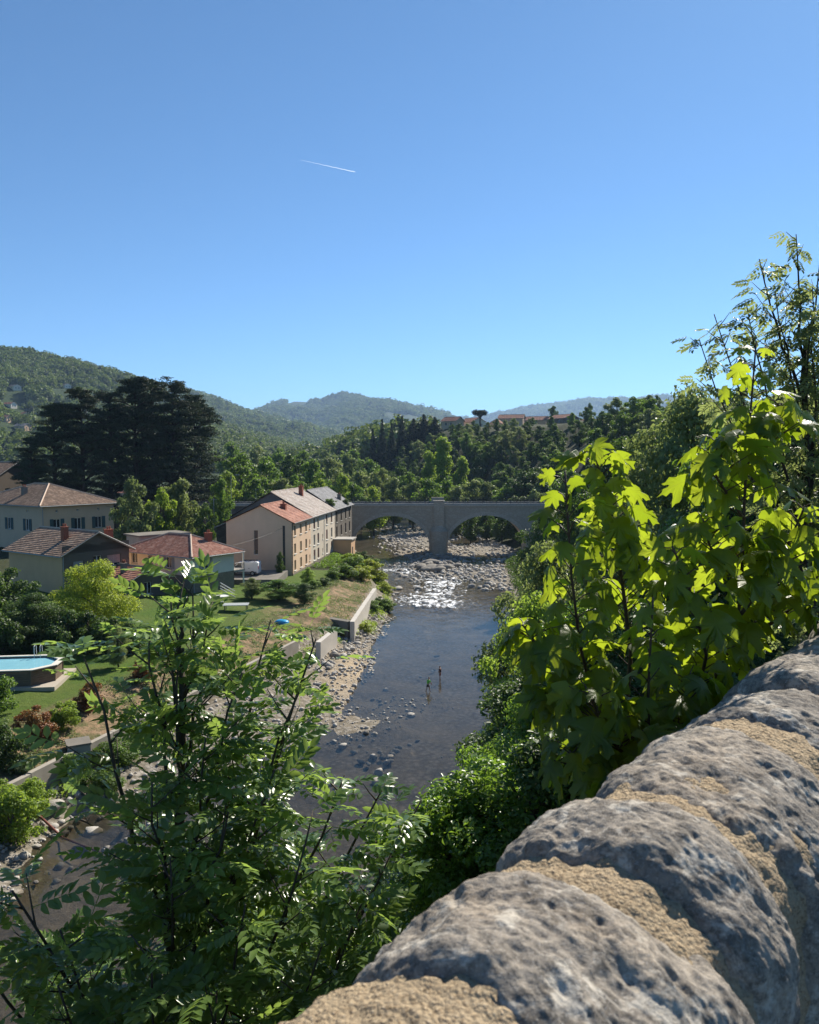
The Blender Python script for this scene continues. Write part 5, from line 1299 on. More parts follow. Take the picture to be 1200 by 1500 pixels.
# ------------------------------------------------------------------ forests far away (uncountable, one object per hill)
def crown_lump(name, seed, cone=False):
    rng = np.random.default_rng(seed)
    if cone: lobes = [(0, 0, .15 + .17 * k, .42 * (1 - k * .18), .42 * (1 - k * .18), .16) for k in range(5)]
    else: lobes = [(rng.normal() * .22, rng.normal() * .22, .45 + rng.normal() * .16, .32, .32, .28) for _ in range(7)]
    P, d, i = lobe_points(rng, lobes, 300, .75, .2)
    V, F = leaf_cloud(rng, P, d + rng.normal(size=d.shape) * .4 + np.array([0, 0, .3]), .17 * (.7 + .6 * rng.random(300)), .8)
    me = mesh_data(name, V, F, False, dict(rnd=np.repeat(rng.random(300), 4)))
    return me
LM_FOREST = leafmat('leaf_forest', c3(.050, .082, .020), c3(.115, .155, .042), (.22, .30, .05), .3, .6, .2, .5)
def forest(name, label, seed, n, px0, px1, d0, d1, size, test=None, cone=.1, mat=LM_FOREST):
    rng = np.random.default_rng(seed)
    y = rng.uniform(d0, d1, n * 3); px = rng.uniform(px0, px1, n * 3); x = (px - 600) / FPX * y
    k = np.ones(len(x), bool)
    w = (y / d1) ** 1; k &= rng.random(len(x)) < w
    x, y = x[k][:n], y[k][:n]; z = terrain(x, y)
    clear = vnoise(x / (size * 14), y / (size * 14), seed=seed)
    g = (clear < .55) & (z > 11)
    if test is not None: g &= test(x, y, z)
    x, y, z = x[g], y[g], z[g]
    for hx, hy in FAR:
        ux, uy = hx / math.hypot(hx, hy), hy / math.hypot(hx, hy); a = (x - hx) * ux + (y - hy) * uy; b = -(x - hx) * uy + (y - hy) * ux
        g = ~((np.abs(b) < 15) & (a > -75) & (a < 12)); x, y, z = x[g], y[g], z[g]
    V = np.stack([x, y, z - .08 * size], -1)
    me = bpy.data.meshes.new(name); me.vertices.add(len(V)); me.vertices.foreach_set('co', V.astype(np.float32).ravel()); me.update()
    for nm, arr in (('sz', size * (.55 + .8 * rng.random(len(V)) ** 1.5)), ('rot', rng.random(len(V)) * 6.28), ('pick', (rng.random(len(V)) < cone).astype(float) * 3 + rng.integers(0, 3, len(V)) * (rng.random(len(V)) > 0))):
        a = me.attributes.new(nm, 'FLOAT', 'POINT'); a.data.foreach_set('value', arr.astype(np.float32))
    o = link(name, me); tag(o, label, 'forest', None, 'stuff')
    ng = bpy.data.node_groups.new(name, 'GeometryNodeTree')
    ng.interface.new_socket('Geometry', in_out='INPUT', socket_type='NodeSocketGeometry'); ng.interface.new_socket('Geometry', in_out='OUTPUT', socket_type='NodeSocketGeometry')
    N = ng.nodes; gi, go = N.new('NodeGroupInput'), N.new('NodeGroupOutput')
    m2p = N.new('GeometryNodeMeshToPoints'); ng.links.new(gi.outputs[0], m2p.inputs[0])
    def at(nm):
        a = N.new('GeometryNodeInputNamedAttribute'); a.data_type = 'FLOAT'; a.inputs[0].default_value = nm; return a.outputs[0]
    join = N.new('GeometryNodeJoinGeometry')
    for k in range(4):
        iop = N.new('GeometryNodeInstanceOnPoints'); ng.links.new(m2p.outputs[0], iop.inputs['Points'])
        oi = N.new('GeometryNodeObjectInfo'); oi.inputs['Object'].default_value = LUMPS[k]; oi.inputs['As Instance'].default_value = True
        ng.links.new(oi.outputs['Geometry'], iop.inputs['Instance'])
        cmp = N.new('FunctionNodeCompare'); cmp.data_type = 'FLOAT'; cmp.operation = 'EQUAL'
        cl = N.new('ShaderNodeMath'); cl.operation = 'MINIMUM'; cl.inputs[1].default_value = 3.0; ng.links.new(at('pick'), cl.inputs[0])
        ng.links.new(cl.outputs[0], cmp.inputs[0]); cmp.inputs[1].default_value = float(k); cmp.inputs['Epsilon'].default_value = .2
        ng.links.new(cmp.outputs[0], iop.inputs['Selection'])
        cx = N.new('ShaderNodeCombineXYZ'); ng.links.new(at('rot'), cx.inputs[2]); ng.links.new(cx.outputs[0], iop.inputs['Rotation'])
        ng.links.new(at('sz'), iop.inputs['Scale']); ng.links.new(iop.outputs[0], join.inputs[0])
    ng.links.new(join.outputs[0], go.inputs[0])
    md = o.modifiers.new('trees', 'NODES'); md.node_group = ng
    print(name, len(V)); return o
LUMPS = []
for k in range(4):
    me = crown_lump('crown_lump', 900 + k, k == 3)
    # unseen source crowns copied by the forests, parked behind the left ridge
    o = link('crown_source', me, LM_FOREST if k < 3 else LM_FIR, None, (-1300 - 40 * k, 1900, gz(-1300 - 40 * k, 1900)))
    o.scale = (9, 9, 9); tag(o, 'unseen source crown copied by the forests behind the left ridge', 'bush', 'distant bushes'); LUMPS.append(o)
for o in LUMPS: o.scale = (1, 1, 1)
forest('left_hill_forest', 'dense green broadleaf forest covering the near left hill', 1, 15000, -160, 470, 500, 1440, 12, lambda x, y, z: (y > 700) | (vnoise(x / 60, y / 60, seed=4) < .15))
forest('second_hill_forest', 'forest on the hazier ridge behind the left hill', 2, 15000, -60, 640, 1400, 2850, 17)
forest('mountain_forest', 'hazy forest on the rounded mountain at the valley end', 3, 22000, 180, 860, 2400, 5000, 24)
forest('far_mountain_forest', 'blue hazy forest on the farthest mountain behind the ridge houses', 4, 12000, 560, 1260, 4400, 8300, 38)
forest('valley_floor_trees', 'mass of small trees on the valley floor far beyond the bridge', 5, 2600, 300, 640, 420, 1300, 12, None, .05)

# ------------------------------------------------------------------ stones
def rock_mesh(name, seed, sub=2, flat=.6):
    import bmesh
    bm = bmesh.new(); bmesh.ops.create_icosphere(bm, subdivisions=sub, radius=1)
    rng = np.random.default_rng(seed); P = np.array([v.co[:] for v in bm.verts])
    for _ in range(6):       # chip flat facets
        d = unit(rng.normal(size=3)); h = .62 + .25 * rng.random(); s = P @ d; P = P - np.outer(np.clip(s - h, 0, None), d)
    P *= 1 + .12 * fbm(P[:, 0] * 2 + seed, P[:, 1] * 2, P[:, 2] * 2, 3, seed)[:, None]
    P *= np.array([1, .75 + .2 * rng.random(), flat])
    F = [[v.index for v in f.verts] for f in bm.faces]; bm.free(); return P, np.array(F)
def rockmat(name, c1, c2):
    t = NT(name); a = t.noise(2.5, 6, .65); oi = t.new('ShaderNodeObjectInfo')
    c = t.mix(a, c1, c2); c = t.mix(t.ramp(t.noise(9, 5), [(.5, (0, 0, 0)), (.7, (.6, .6, .6))]), c, scale_c(c1, .6))
    c = t.mix(t.math('MULTIPLY', oi.outputs['Random'], .5), c, scale_c(c2, 1.15))
    return t.setp(c, .85, t.bump(t.noise(12, 5), .6, .06), .25)
M_ROCK = rockmat('river_rock', c3(.27, .245, .21), c3(.44, .41, .365)); M_ROCKD = rockmat('dark_rock', c3(.14, .125, .11), c3(.24, .22, .19))
RK = []
for k in range(5):
    v, f = rock_mesh('boulder', 50 + k, 2); me = mesh_data('boulder', v, f, True); me.materials.append(M_ROCK); RK.append(me)
RKD = [m.copy() for m in RK]
for m in RKD: m.materials.clear(); m.materials.append(M_ROCKD)
rs = random.Random(3)
def boulder(px, py, s, label, group, dark=False, zoff=0.0):
    p = hit(px, py); z = max(gz(p[0], p[1]), -.25)
    o = link('boulder', rs.choice(RKD if dark else RK), None, None, (p[0], p[1], z + s * .18 + zoff)); o.scale = (s * rs.uniform(.8, 1.3), s * rs.uniform(.8, 1.2), s * rs.uniform(.7, 1.1))
    o.rotation_euler = (rs.uniform(-.2, .2), rs.uniform(-.2, .2), rs.uniform(0, 6.28)); 
    if dark and group and not label.startswith('dark'): label, group = 'dark ' + label.replace('pale ', '').replace('grey ', ''), 'dark ' + group
    return tag(o, label, 'stone', group)
for px, py, s in [(565, 1012, .32), (546, 1026, .26), (557, 1028, .24), (558, 1033, .22), (603, 1049, .36), (536, 1075, .3), (549, 1077, .26), (503, 1095, .4), (490, 1088, .3), (560, 1115, .3), (548, 1111, .34), (571, 1116, .4), (556, 1138, .4), (566, 1124, .3), (574, 1107, .28), (572, 1120, .28), (560, 1108, .24), (540, 1125, .3), (551, 1148, .4), (586, 1096, .2), (600, 1092, .2), (612, 1087, .18), (578, 1101, .24), (519, 1105, .3), (530, 1120, .26), (616, 996, .2), (640, 966, .3), (636, 985, .22), (633, 987, .18)]:
    boulder(px, py, s, 'pale rounded stone breaking the shallow water downstream of the waders', 'stones in the shallow river', rs.random() < .2, .02)
for k in range(46):
    px, py = rs.uniform(575, 740), rs.uniform(818, 868)
    boulder(px, py, rs.uniform(.3, .8), 'grey boulder in the rapids below the bridge pier', 'boulders in the rapids', rs.random() < .25)
for k in range(26):
    px, py = rs.uniform(606, 672), rs.uniform(812, 838)
    boulder(px, py, rs.uniform(.7, 1.5), 'dark boulder heaped round the foot of the bridge pier', 'boulders at the pier foot', True)
for k in range(44):
    t = rs.random(); px, py = 480 + 95 * t + rs.uniform(-14, 8), 985 - 110 * t + rs.uniform(-10, 10)
    boulder(px, py, rs.uniform(.25, .6), 'pale riprap boulder along the river edge below the bank wall', 'riprap on the left bank', rs.random() < .2)
for k in range(40):
    px, py = rs.uniform(0, 300), rs.uniform(1165, 1330)
    boulder(px, py, rs.uniform(.12, .36), 'pale stone on the gravel bank around the brown pool', 'stones on the gravel bank', rs.random() < .2)
boulder(135, 1240, .55, 'flat pale rock standing in the brown side pool', None); boulder(78, 1185, .8, 'large bluish boulder at the foot of the long low wall', None)
def pebbles(name, label, seed, n, region, s0, s1, mat):
    rng = np.random.default_rng(seed); tm = [rock_mesh('p', 70 + k, 1, .65) for k in range(5)]
    P = region(rng, n); z = terrain(P[:, 0], P[:, 1]); keep = z > -.22; P, z = P[keep], z[keep]; n = len(P)
    S = s0 + (s1 - s0) * rng.random(n) ** 3; a = rng.random(n) * 6.283
    D = np.stack([np.cos(a), np.sin(a), rng.normal(size=n) * .15], -1); N = np.tile(np.array([0, 0, 1.0]), (n, 1)) + rng.normal(size=(n, 3)) * .15
    me = instance_mesh(name, tm, np.stack([P[:, 0], P[:, 1], z + S * .2], -1), D, N, S, rng)
    return tag(link(name, me, mat), label, 'stones', None, 'stuff')
def reg_poly(fn):
    def r(rng, n):
        return fn(rng, n)
    return r
def left_gravel(rng, n):
    y = rng.uniform(34, 100, n); L = np.interp(y, LY, LX); T = np.interp(y, TY, TX); u = rng.random(n) ** .8; return np.stack([T + (L + 1.0 - T) * u, y], -1)
pebbles('bank_cobbles', 'loose cobbles scattered over the left gravel bank', 1, 3600, left_gravel, .05, .30, M_ROCK)
def upstream(rng, n):
    y = rng.uniform(120, 275, n); L = np.interp(y, LY, LX); R = np.interp(y, RY, RX); return np.stack([L + 4 + (R - L - 4) * rng.random(n), y], -1)
pebbles('riverbed_cobbles', 'pale cobbles covering the dry riverbed under the bridge', 2, 5200, upstream, .15, .65, M_ROCK)
def midriver(rng, n):
    y = rng.uniform(42, 66, n); return np.stack([-6 + rng.normal(size=n) * 3 + (y - 45) * .25, y], -1)
pebbles('shallow_cobbles', 'small stones showing through the shallow river margin', 3, 1100, midriver, .05, .22, M_ROCK)

# ------------------------------------------------------------------ weeds on banks
def weeds(name, label, seed, region, n, size, mat, hgt=.35):
    rng = np.random.default_rng(seed); P = region(rng, n); nz = vnoise(P[:, 0] / 2.2, P[:, 1] / 2.2, seed=seed); P = P[nz > -.05]; n = len(P)
    k = 5; Q = np.repeat(P, k, 0) + rng.normal(size=(n * k, 2)) * .16; z = terrain(Q[:, 0], Q[:, 1]) + rng.random(n * k) * hgt
    V, F = leaf_cloud(rng, np.column_stack([Q, z]), rng.normal(size=(n * k, 3)) + np.array([0, 0, .8]), size * (.6 + .8 * rng.random(n * k)), .45)
    return tag(link(name, mesh_data(name, V, F, False, dict(rnd=np.repeat(rng.random(n * k), 4))), mat), label, 'weeds', None, 'stuff')
def slope(rng, n):
    y = rng.uniform(36, 118, n); T = np.interp(y, TY, TX); return np.stack([T - rng.uniform(.2, 6.5, n), y], -1)
weeds('slope_weeds', 'low green weeds on the earth slope above the long wall', 5, slope, 5200, .16, LM_OLIVE, .3)
def foot(rng, n):
    y = rng.uniform(34, 165, n); T = np.interp(y, TY, TX); return np.stack([T + rng.uniform(.1, 2.2, n), y], -1)
weeds('wall_foot_weeds', 'green weeds along the foot of the river walls', 6, foot, 3600, .2, LM_FRESH, .45)
def rbank(rng, n):
    y = rng.uniform(10, 165, n); R = np.interp(y, RY, RX); return np.stack([R + rng.uniform(.3, 12, n), y], -1)
def nbank(rng, n):
    y = rng.uniform(7, 44, n); R = np.interp(y, RY, RX); return np.stack([R + rng.uniform(.3, 16, n), y], -1)
weeds('near_bank_undergrowth', 'dark tangled undergrowth on the bank directly below the parapet', 9, nbank, 15000, .2, LM_DARK, .8)
weeds('right_bank_undergrowth', 'dense undergrowth covering the steep right bank', 7, rbank, 9000, .4, LM_DARK, 1.3)
def mound(rng, n):
    y = rng.uniform(119, 160, n); T = np.interp(y, TY, TX); B = -16.7 + (y - 111) * .106 + .8; u = rng.random(n); return np.stack([B + (T + 1.6 - B) * u, y], -1)
weeds('mound_creepers', 'leafy creepers covering the mound below the stone mill', 8, mound, 5200, .3, LM_GREEN, .7)

# ------------------------------------------------------------------ garden and bank walls
def low_wall(pts, hgt, thick, mat, label, name='low_wall', drop=1.2):
    """pts: world x,y,ztop"""
    r = empty(name, tuple(pts[0]), 0, label, 'wall'); b = Vector(pts[0])
    for i in range(len(pts) - 1):
        a, c = Vector(pts[i]) - b, Vector(pts[i + 1]) - b; d = (c - a); d.z = 0; n = Vector((-d.y, d.x, 0)).normalized() * thick / 2
        L = d.length; k = max(1, int(L / 3.2))
        for j in range(k):
            p, q = a.lerp(c, (j + .006) / k), a.lerp(c, (j + .994) / k); dn = Vector((0, 0, -hgt - drop)); dz = Vector((0, 0, rs.uniform(-.03, .03))); m = MB()
            m.add([p + n + dz, p - n + dz, q - n + dz, q + n + dz, p + n + dn, p - n + dn, q - n + dn, q + n + dn], [(0, 1, 2, 3), (7, 6, 5, 4), (0, 4, 5, 1), (1, 5, 6, 2), (2, 6, 7, 3), (3, 7, 4, 0)])
            m.build('wall_section', mat, r)
    return r
def T3(y, z): return (float(np.interp(y, TY, TX)) - .02, y, z)
M_WALLP = plaster('pale_river_wall', c3(.55, .51, .45), .25); M_WALLO = plaster('old_wall', c3(.40, .36, .30), .4)
low_wall([T3(40, 2.35), T3(50, 2.4), T3(62, 2.45), T3(76, 2.5)], 1.2, .35, M_WALLO, 'long low weathered concrete wall along the foot of the garden')
low_wall([atz(466, 941, 2.6), atz(491, 921, 2.7)], 1.4, .5, M_WALLP, 'short pale concrete wall stub beside the block opening')
low_wall([atz(516, 911, 2.6), atz(532, 887, 2.7), atz(549, 862, 2.8)], 1.9, .5, M_WALLP, 'straight pale concrete wall running along the river bank')
p0, p1 = atz(470, 903, 2.6), atz(513, 910, 2.55)
low_wall([p0, p1], 1.5, .8, M_CONCD, 'dark concrete cross wall joining the pale bank wall')
p = hit(115, 1112); bx = empty('concrete_block', (p[0], p[1], gz(p[0], p[1])), .5, 'square concrete block with open side on the earth slope', 'block')
m = MB(); m.box(-.65, .65, -.65, -.45, -.4, 1.0); m.build('side', M_CONC, bx)
m = MB(); m.box(-.65, .65, .45, .65, -.4, 1.0); m.build('side', M_CONC, bx)
m = MB(); m.box(.45, .65, -.447, .447, -.4, .996); m.build('back', M_CONC, bx)
m = MB(); m.box(-.7, .7, -.7, .7, 1.004, 1.12); m.build('lid', M_CONCD, bx)

# pool
M_WOOD = (lambda t: t.setp(t.mix(t.noise(3, 5), c3(.10, .072, .05), c3(.20, .15, .105)), .8, t.bump(t.noise(14, 3), .4, .02), .2))(NT('weathered_wood'))
M_RIM = plain('pool_rim', c3(.62, .58, .5), .6, .08)
def pool():
    c = np.array([-29.7, 57.6]); z = gz(c[0], c[1]); hx, hy, h = 3.4, 2.2, 1.2
    r = empty('swimming_pool', (c[0], c[1], z), .12, 'above-ground wooden swimming pool with pale rim on the lawn', 'pool')
    k = .42; pts = [(hx, -hy * k), (hx, hy * k), (hx * (1 - .36), hy), (-hx * (1 - .36), hy), (-hx, hy * k), (-hx, -hy * k), (-hx * (1 - .36), -hy), (hx * (1 - .36), -hy)]
    for i in range(8):
        a, b = Vector((*pts[i], 0)), Vector((*pts[(i + 1) % 8], 0)); d = b - a; L = d.length; u = d.normalized(); n = Vector((u.y, -u.x, 0)); n_pl = 8
        for j in range(n_pl):
            z0, z1 = -.1 + (h + .1) * j / n_pl, -.1 + (h + .1) * (j + .92) / n_pl; m = MB()
            q = [a + u * .01, b - u * .01]; m.add([q[0] + Vector((0, 0, z0)), q[1] + Vector((0, 0, z0)), q[1] + Vector((0, 0, z1)), q[0] + Vector((0, 0, z1))] + [x - n * .05 + Vector((0, 0, zz)) for x, zz in ((q[0], z0), (q[1], z0), (q[1], z1), (q[0], z1))], [(0, 1, 2, 3), (7, 6, 5, 4), (0, 4, 5, 1), (2, 6, 7, 3), (1, 5, 6, 2), (0, 3, 7, 4)])
            m.build('plank', M_WOOD, r)
        m = MB(); m.tube([a + Vector((0, 0, -.1)), a + Vector((0, 0, h - .01))], .07, 6); m.build('post', M_WOOD, r)
        A3, B3 = a + Vector((0, 0, h)), b + Vector((0, 0, h)); sc = 1.06; si = .92
        m = MB(); lo = Vector((0, 0, .06))
        P4 = [Vector((A3.x * sc, A3.y * sc, h)), Vector((B3.x * sc, B3.y * sc, h)), Vector((B3.x * si, B3.y * si, h)), Vector((A3.x * si, A3.y * si, h))]
        m.add(P4 + [x + lo for x in P4], [(3, 2, 1, 0), (4, 5, 6, 7), (0, 1, 5, 4), (1, 2, 6, 5), (2, 3, 7, 6), (3, 0, 4, 7)]); m.build('rim_board', M_RIM, r)
    t = NT('pool_water'); t.setp(t.mix(t.noise(1.2, 3), c3(.20, .46, .56), c3(.27, .55, .64)), .08, t.bump(t.noise(3, 3), .25, .05), .5)
    m = MB(); m.add([(x * .95, y * .95, h - .12) for x, y in pts], [tuple(range(8))]); m.build('water', t.m, r)
    la = MB()
    for s in (-.22, .22): la.tube([(1.2 + s, hy * .93, h - .5), (1.2 + s, hy * .93, h + .75), (1.2 + s, hy * 1.04, h + .9), (1.2 + s, hy * 1.15, h + .7), (1.2 + s, hy * 1.2, 0)], .025, 6)
    la.build('ladder', M_WHITE, r)
    p = MB(); p.box(-4.0, 3.9, -2.6, 2.6, -.25, .045); p.build('paving', plain('pool_paving', c3(.40, .35, .28), .85), r)
pool()

def table_pp():
    p = hit(346, 895); r = empty('garden_table', (p[0], p[1], gz(p[0], p[1])), .1, 'long grey-topped table standing on the lawn', 'table')
    m = MB(); m.box(-1.35, 1.35, -.75, .75, .70, .76); m.build('table_top', plain('grey_top', c3(.36, .38, .37), .45), r)
    for x in (-1.15, 1.15):
        for y in (-.6, .6):
            m = MB(); m.box(x - .04, x + .04, y - .04, y + .04, 0, .698); m.build('leg', M_METAL, r)
    p = hit(326, 882); r = empty('round_table', (p[0], p[1], gz(p[0], p[1])), 0, 'round white garden table by the pale blue house', 'table')
    m = MB(); m.tube([(0, 0, .68), (0, 0, .73)], .75, 20); m.build('table_top', M_WHITE, r)
    m = MB(); m.tube([(0, 0, 0), (0, 0, .678)], .05, 8); m.tube([(0, 0, 0), (0, 0, .04)], .3, 12); m.build('pedestal', M_WHITE, r)
    p = hit(413, 915); r = empty('blue_paddling_pool', (p[0], p[1], gz(p[0], p[1])), 0, 'bright blue folded tarpaulin lying by the fruit tree', 'tarpaulin'); r.name = 'tarpaulin'
    v, f = rock_mesh('t', 5, 3, .55); me = mesh_data('cover', v * np.array([.85, .7, .75]), f, True); link('cover', me, plain('blue_plastic', c3(.03, .30, .55), .35), r, (0, 0, .15))
    v, f = rock_mesh('t', 9, 2, .3); me = mesh_data('fold', v * np.array([.5, .3, .6]), f, True); link('fold', me, plain('blue_plastic_light', c3(.06, .42, .65), .35), r, (.5, -.4, .1))
    p = hit(477, 946); r = empty('orange_buoy', (p[0], p[1], gz(p[0], p[1]) + .1), 0, 'small orange container lying among weeds below the wall stub', 'container'); r.name = 'container'
    m = MB(); m.tube([(-.3, 0, .2), (-.25, 0, .2), (.25, 0, .2), (.3, 0, .2)], [.12, .24, .24, .12], 12); m.build('body', plain('orange_plastic', c3(.55, .12, .03), .5), r)
    m = MB(); m.tube([(.3, 0, .2), (.38, 0, .2)], .06, 8); m.build('cap', M_METAL, r)
    # drift pole and branch
    a, b, c = [np.array(hit(*q)) for q in ((58, 1210), (92, 1236), (145, 1252))]; up = np.array([0, 0, .28])
    r = empty('drift_pole', tuple(a), 0, 'long reddish pole lying across the gravel and brown pool', 'pole'); m = MB(); m.tube([np.zeros(3) + up * 2, b - a + up * 1.2, c - a + up * .5], [.07, .06, .045], 7); m.build('pole', plain('rusty_red', c3(.20, .07, .05), .7, .3), r, True)
    m = MB(); m.tube([b - a + up * 1.2, b - a + np.array([.3, .35, .6])], [.03, .01], 5); m.build('snag', BARK, r)
    a, b = np.array(hit(113, 1206)), np.array(hit(143, 1219)); r = empty('drift_branch', tuple(a), 0, 'short grey branch lying in the brown pool', 'branch'); m = MB(); m.tube([up, (b - a) * .5 + up * 1.1, b - a + up * .6], [.07, .06, .03], 6); m.build('stem', BARK, r, True)
    m = MB(); m.tube([(b - a) * .5 + up * 1.1, (b - a) * .6 + up * 2.2 + np.array([0, .2, 0])], [.03, .012], 5); m.build('twig', BARK, r)
table_pp()

# van parked by the pink gable
def van():
    p = aty(358, 842, 105.5); z = gz(p[0], 105.5) if abs(gz(p[0], 105.5) - p[2]) < .2 else p[2]
    r = empty('parked_van', (p[0], 105.5, z), math.radians(176), 'white delivery van parked in the shade of the pink gable', 'van')
    paint = (lambda t: t.setp(c3(.70, .71, .72), .25, None, .5))(NT('van_white')); rub = plain('tyre', c3(.02, .02, .02), .8)
    prof = [(-2.1, .35), (-2.15, .9), (-2.1, 1.75), (-1.9, 1.86), (.35, 1.86), (.6, 1.8), (1.25, 1.12), (1.95, .98), (2.15, .75), (2.15, .35)]
    m = MB(); n = len(prof)
    W0 = .86; tw = lambda z: W0 - max(0, z - 1.0) * .09
    m.add([(x, -tw(z), z) for x, z in prof] + [(x, tw(z), z) for x, z in prof], [tuple(range(n)), tuple(range(2 * n - 1, n - 1, -1))] + [(i, n + i, n + (i + 1) % n, (i + 1) % n) for i in range(n)])
    body = m.build('body', paint, r); mo = body.modifiers.new('b', 'BEVEL'); mo.width = .05; mo.segments = 2
    for s in (-1, 1):
        m = MB(); y = s * .865; q = [(.15, 1.15), (1.05, 1.15), (.58, 1.66), (.15, 1.68)]
        m.add([(x, s * (tw(z) + .006), z) for x, z in q], [(0, 1, 2, 3)]); m.build('side_window', M_GLASS, r)
        m = MB(); m.box(.1, .12, min(y, y + s * .01), max(y, y + s * .01), .5, 1.1); m.box(-1.0, -.75, min(y, y + s * .02), max(y, y + s * .02), .98, 1.02); d = m.build('door_seam', M_METAL, r)
        m = MB(); m.box(-1.9, 1.9, min(y, y + s * .03), max(y, y + s * .03), .42, .55); m.build('side_trim', rub, r)
        for x in (-1.35, 1.35):
            m = MB(); m.tube([(x, s * .70, .32), (x, s * .885, .32)], .32, 18); w = m.build('wheel', rub, r)
            m = MB(); m.tube([(x, s * .886, .32), (x, s * .90, .32)], .19, 14); m.build('rim', M_GREY, w)
        m = MB(); m.box(2.12, 2.17, s * .75 - .12, s * .75 + .12, .72, .86); m.build('headlight', M_GLASS, r)
        m = MB(); m.box(-2.165, -2.12, s * .78 - .06, s * .78 + .06, .9, 1.3); m.build('tail_light', plain('tail_red', c3(.35, .02, .02), .3), r)
        m = MB(); m.box(.85, 1.0, min(s * .9, s * 1.06), max(s * .9, s * 1.06), 1.1, 1.3); m.build('mirror', rub, r)
    m = MB(); m.add([(.64, -.66, 1.77), (1.26, -.72, 1.13), (1.26, .72, 1.13), (.64, .66, 1.77)], [(0, 1, 2, 3)]); o = m.build('windscreen', M_GLASS, r); o.location = (.012, 0, .01)
    m = MB()
    for y in (-.6, .6): m.bar((-1.8, y, 1.95), (.2, y, 1.95), .025)
    for x in (-1.6, -.8, 0): m.bar((x, -.6, 1.95), (x, .6, 1.95), .02); m.bar((x, -.6, 1.85), (x, -.6, 1.95), .02); m.bar((x, .6, 1.85), (x, .6, 1.95), .02)
    m.build('roof_rack', M_METAL, r)
    pk = MB(); q = aty(352, 846, 103); pk.box(q[0] - 9, q[0] + 5.2, 101.2, 110.2, 2.6, z - .01); pk.build('parking_pavement', M_CONCD, None, kind='structure')
van()

# power cables to the pink gable
def cable(a, b, sag, label, r=.016):
    a, b = np.array(a), np.array(b); t = np.linspace(0, 1, 20)[:, None]; P = a + (b - a) * t; P[:, 2] -= (sag * 4 * t * (1 - t))[:, 0]
    e = empty('power_cable', tuple(a), 0, label, 'cable'); m = MB(); m.tube(P - a, r, 5); m.build('wire', M_METAL, e)
    m = MB(); m.box(-.06, .06, -.06, .06, -.08, .08); m.build('bracket', M_METAL, e)
A1 = aty(419, 770, 111.4)
cable(A1, aty(150, 740, 126), .6, 'black power cable running from pink gable to the shuttered house')
cable(A1 - np.array([0, 0, .1]), aty(300, 806, 97), .5, 'black power cable running from pink gable to the red hipped roof')
cable(A1 - np.array([0, 0, .2]), aty(330, 765, 128), .3, 'short black cable between pink gable and small grey house')
# lamp post beside the approach road
q = aty(339, 742, 163); lp = empty('street_lamp', (q[0], 163, gz(q[0], 163)), 0, 'thin metal street lamp by the bridge approach road', 'street lamp')
hh = aty(339, 698, 163)[2] - gz(q[0], 163); m = MB(); m.tube([(0, 0, 0), (0, 0, hh), (.5, 0, hh + .3), (1.2, 0, hh + .35)], [.09, .05, .04, .04], 8); m.build('pole', M_GREY, lp)
m = MB(); m.box(1.0, 1.7, -.12, .12, hh + .28, hh + .40); m.build('lamp_head', M_GREY, lp)
for px, py0, py1, y, lab in [(313, 730, 786, 121, 'thin mast with aerial beside the small grey house'), (375, 716, 742, 165, 'slim pole standing on the approach road wall')]:
    q = aty(px, py0, y); g = gz(q[0], y); e = empty('mast', (q[0], y, g), 0, lab, 'mast'); m = MB(); m.tube([(0, 0, 0), (0, 0, q[2] - g)], .05, 6); m.build('pole', M_GREY, e)
    m = MB(); m.bar((-.5, 0, q[2] - g - .2), (.5, 0, q[2] - g - .2), .02); m.build('crossbar', M_GREY, e)

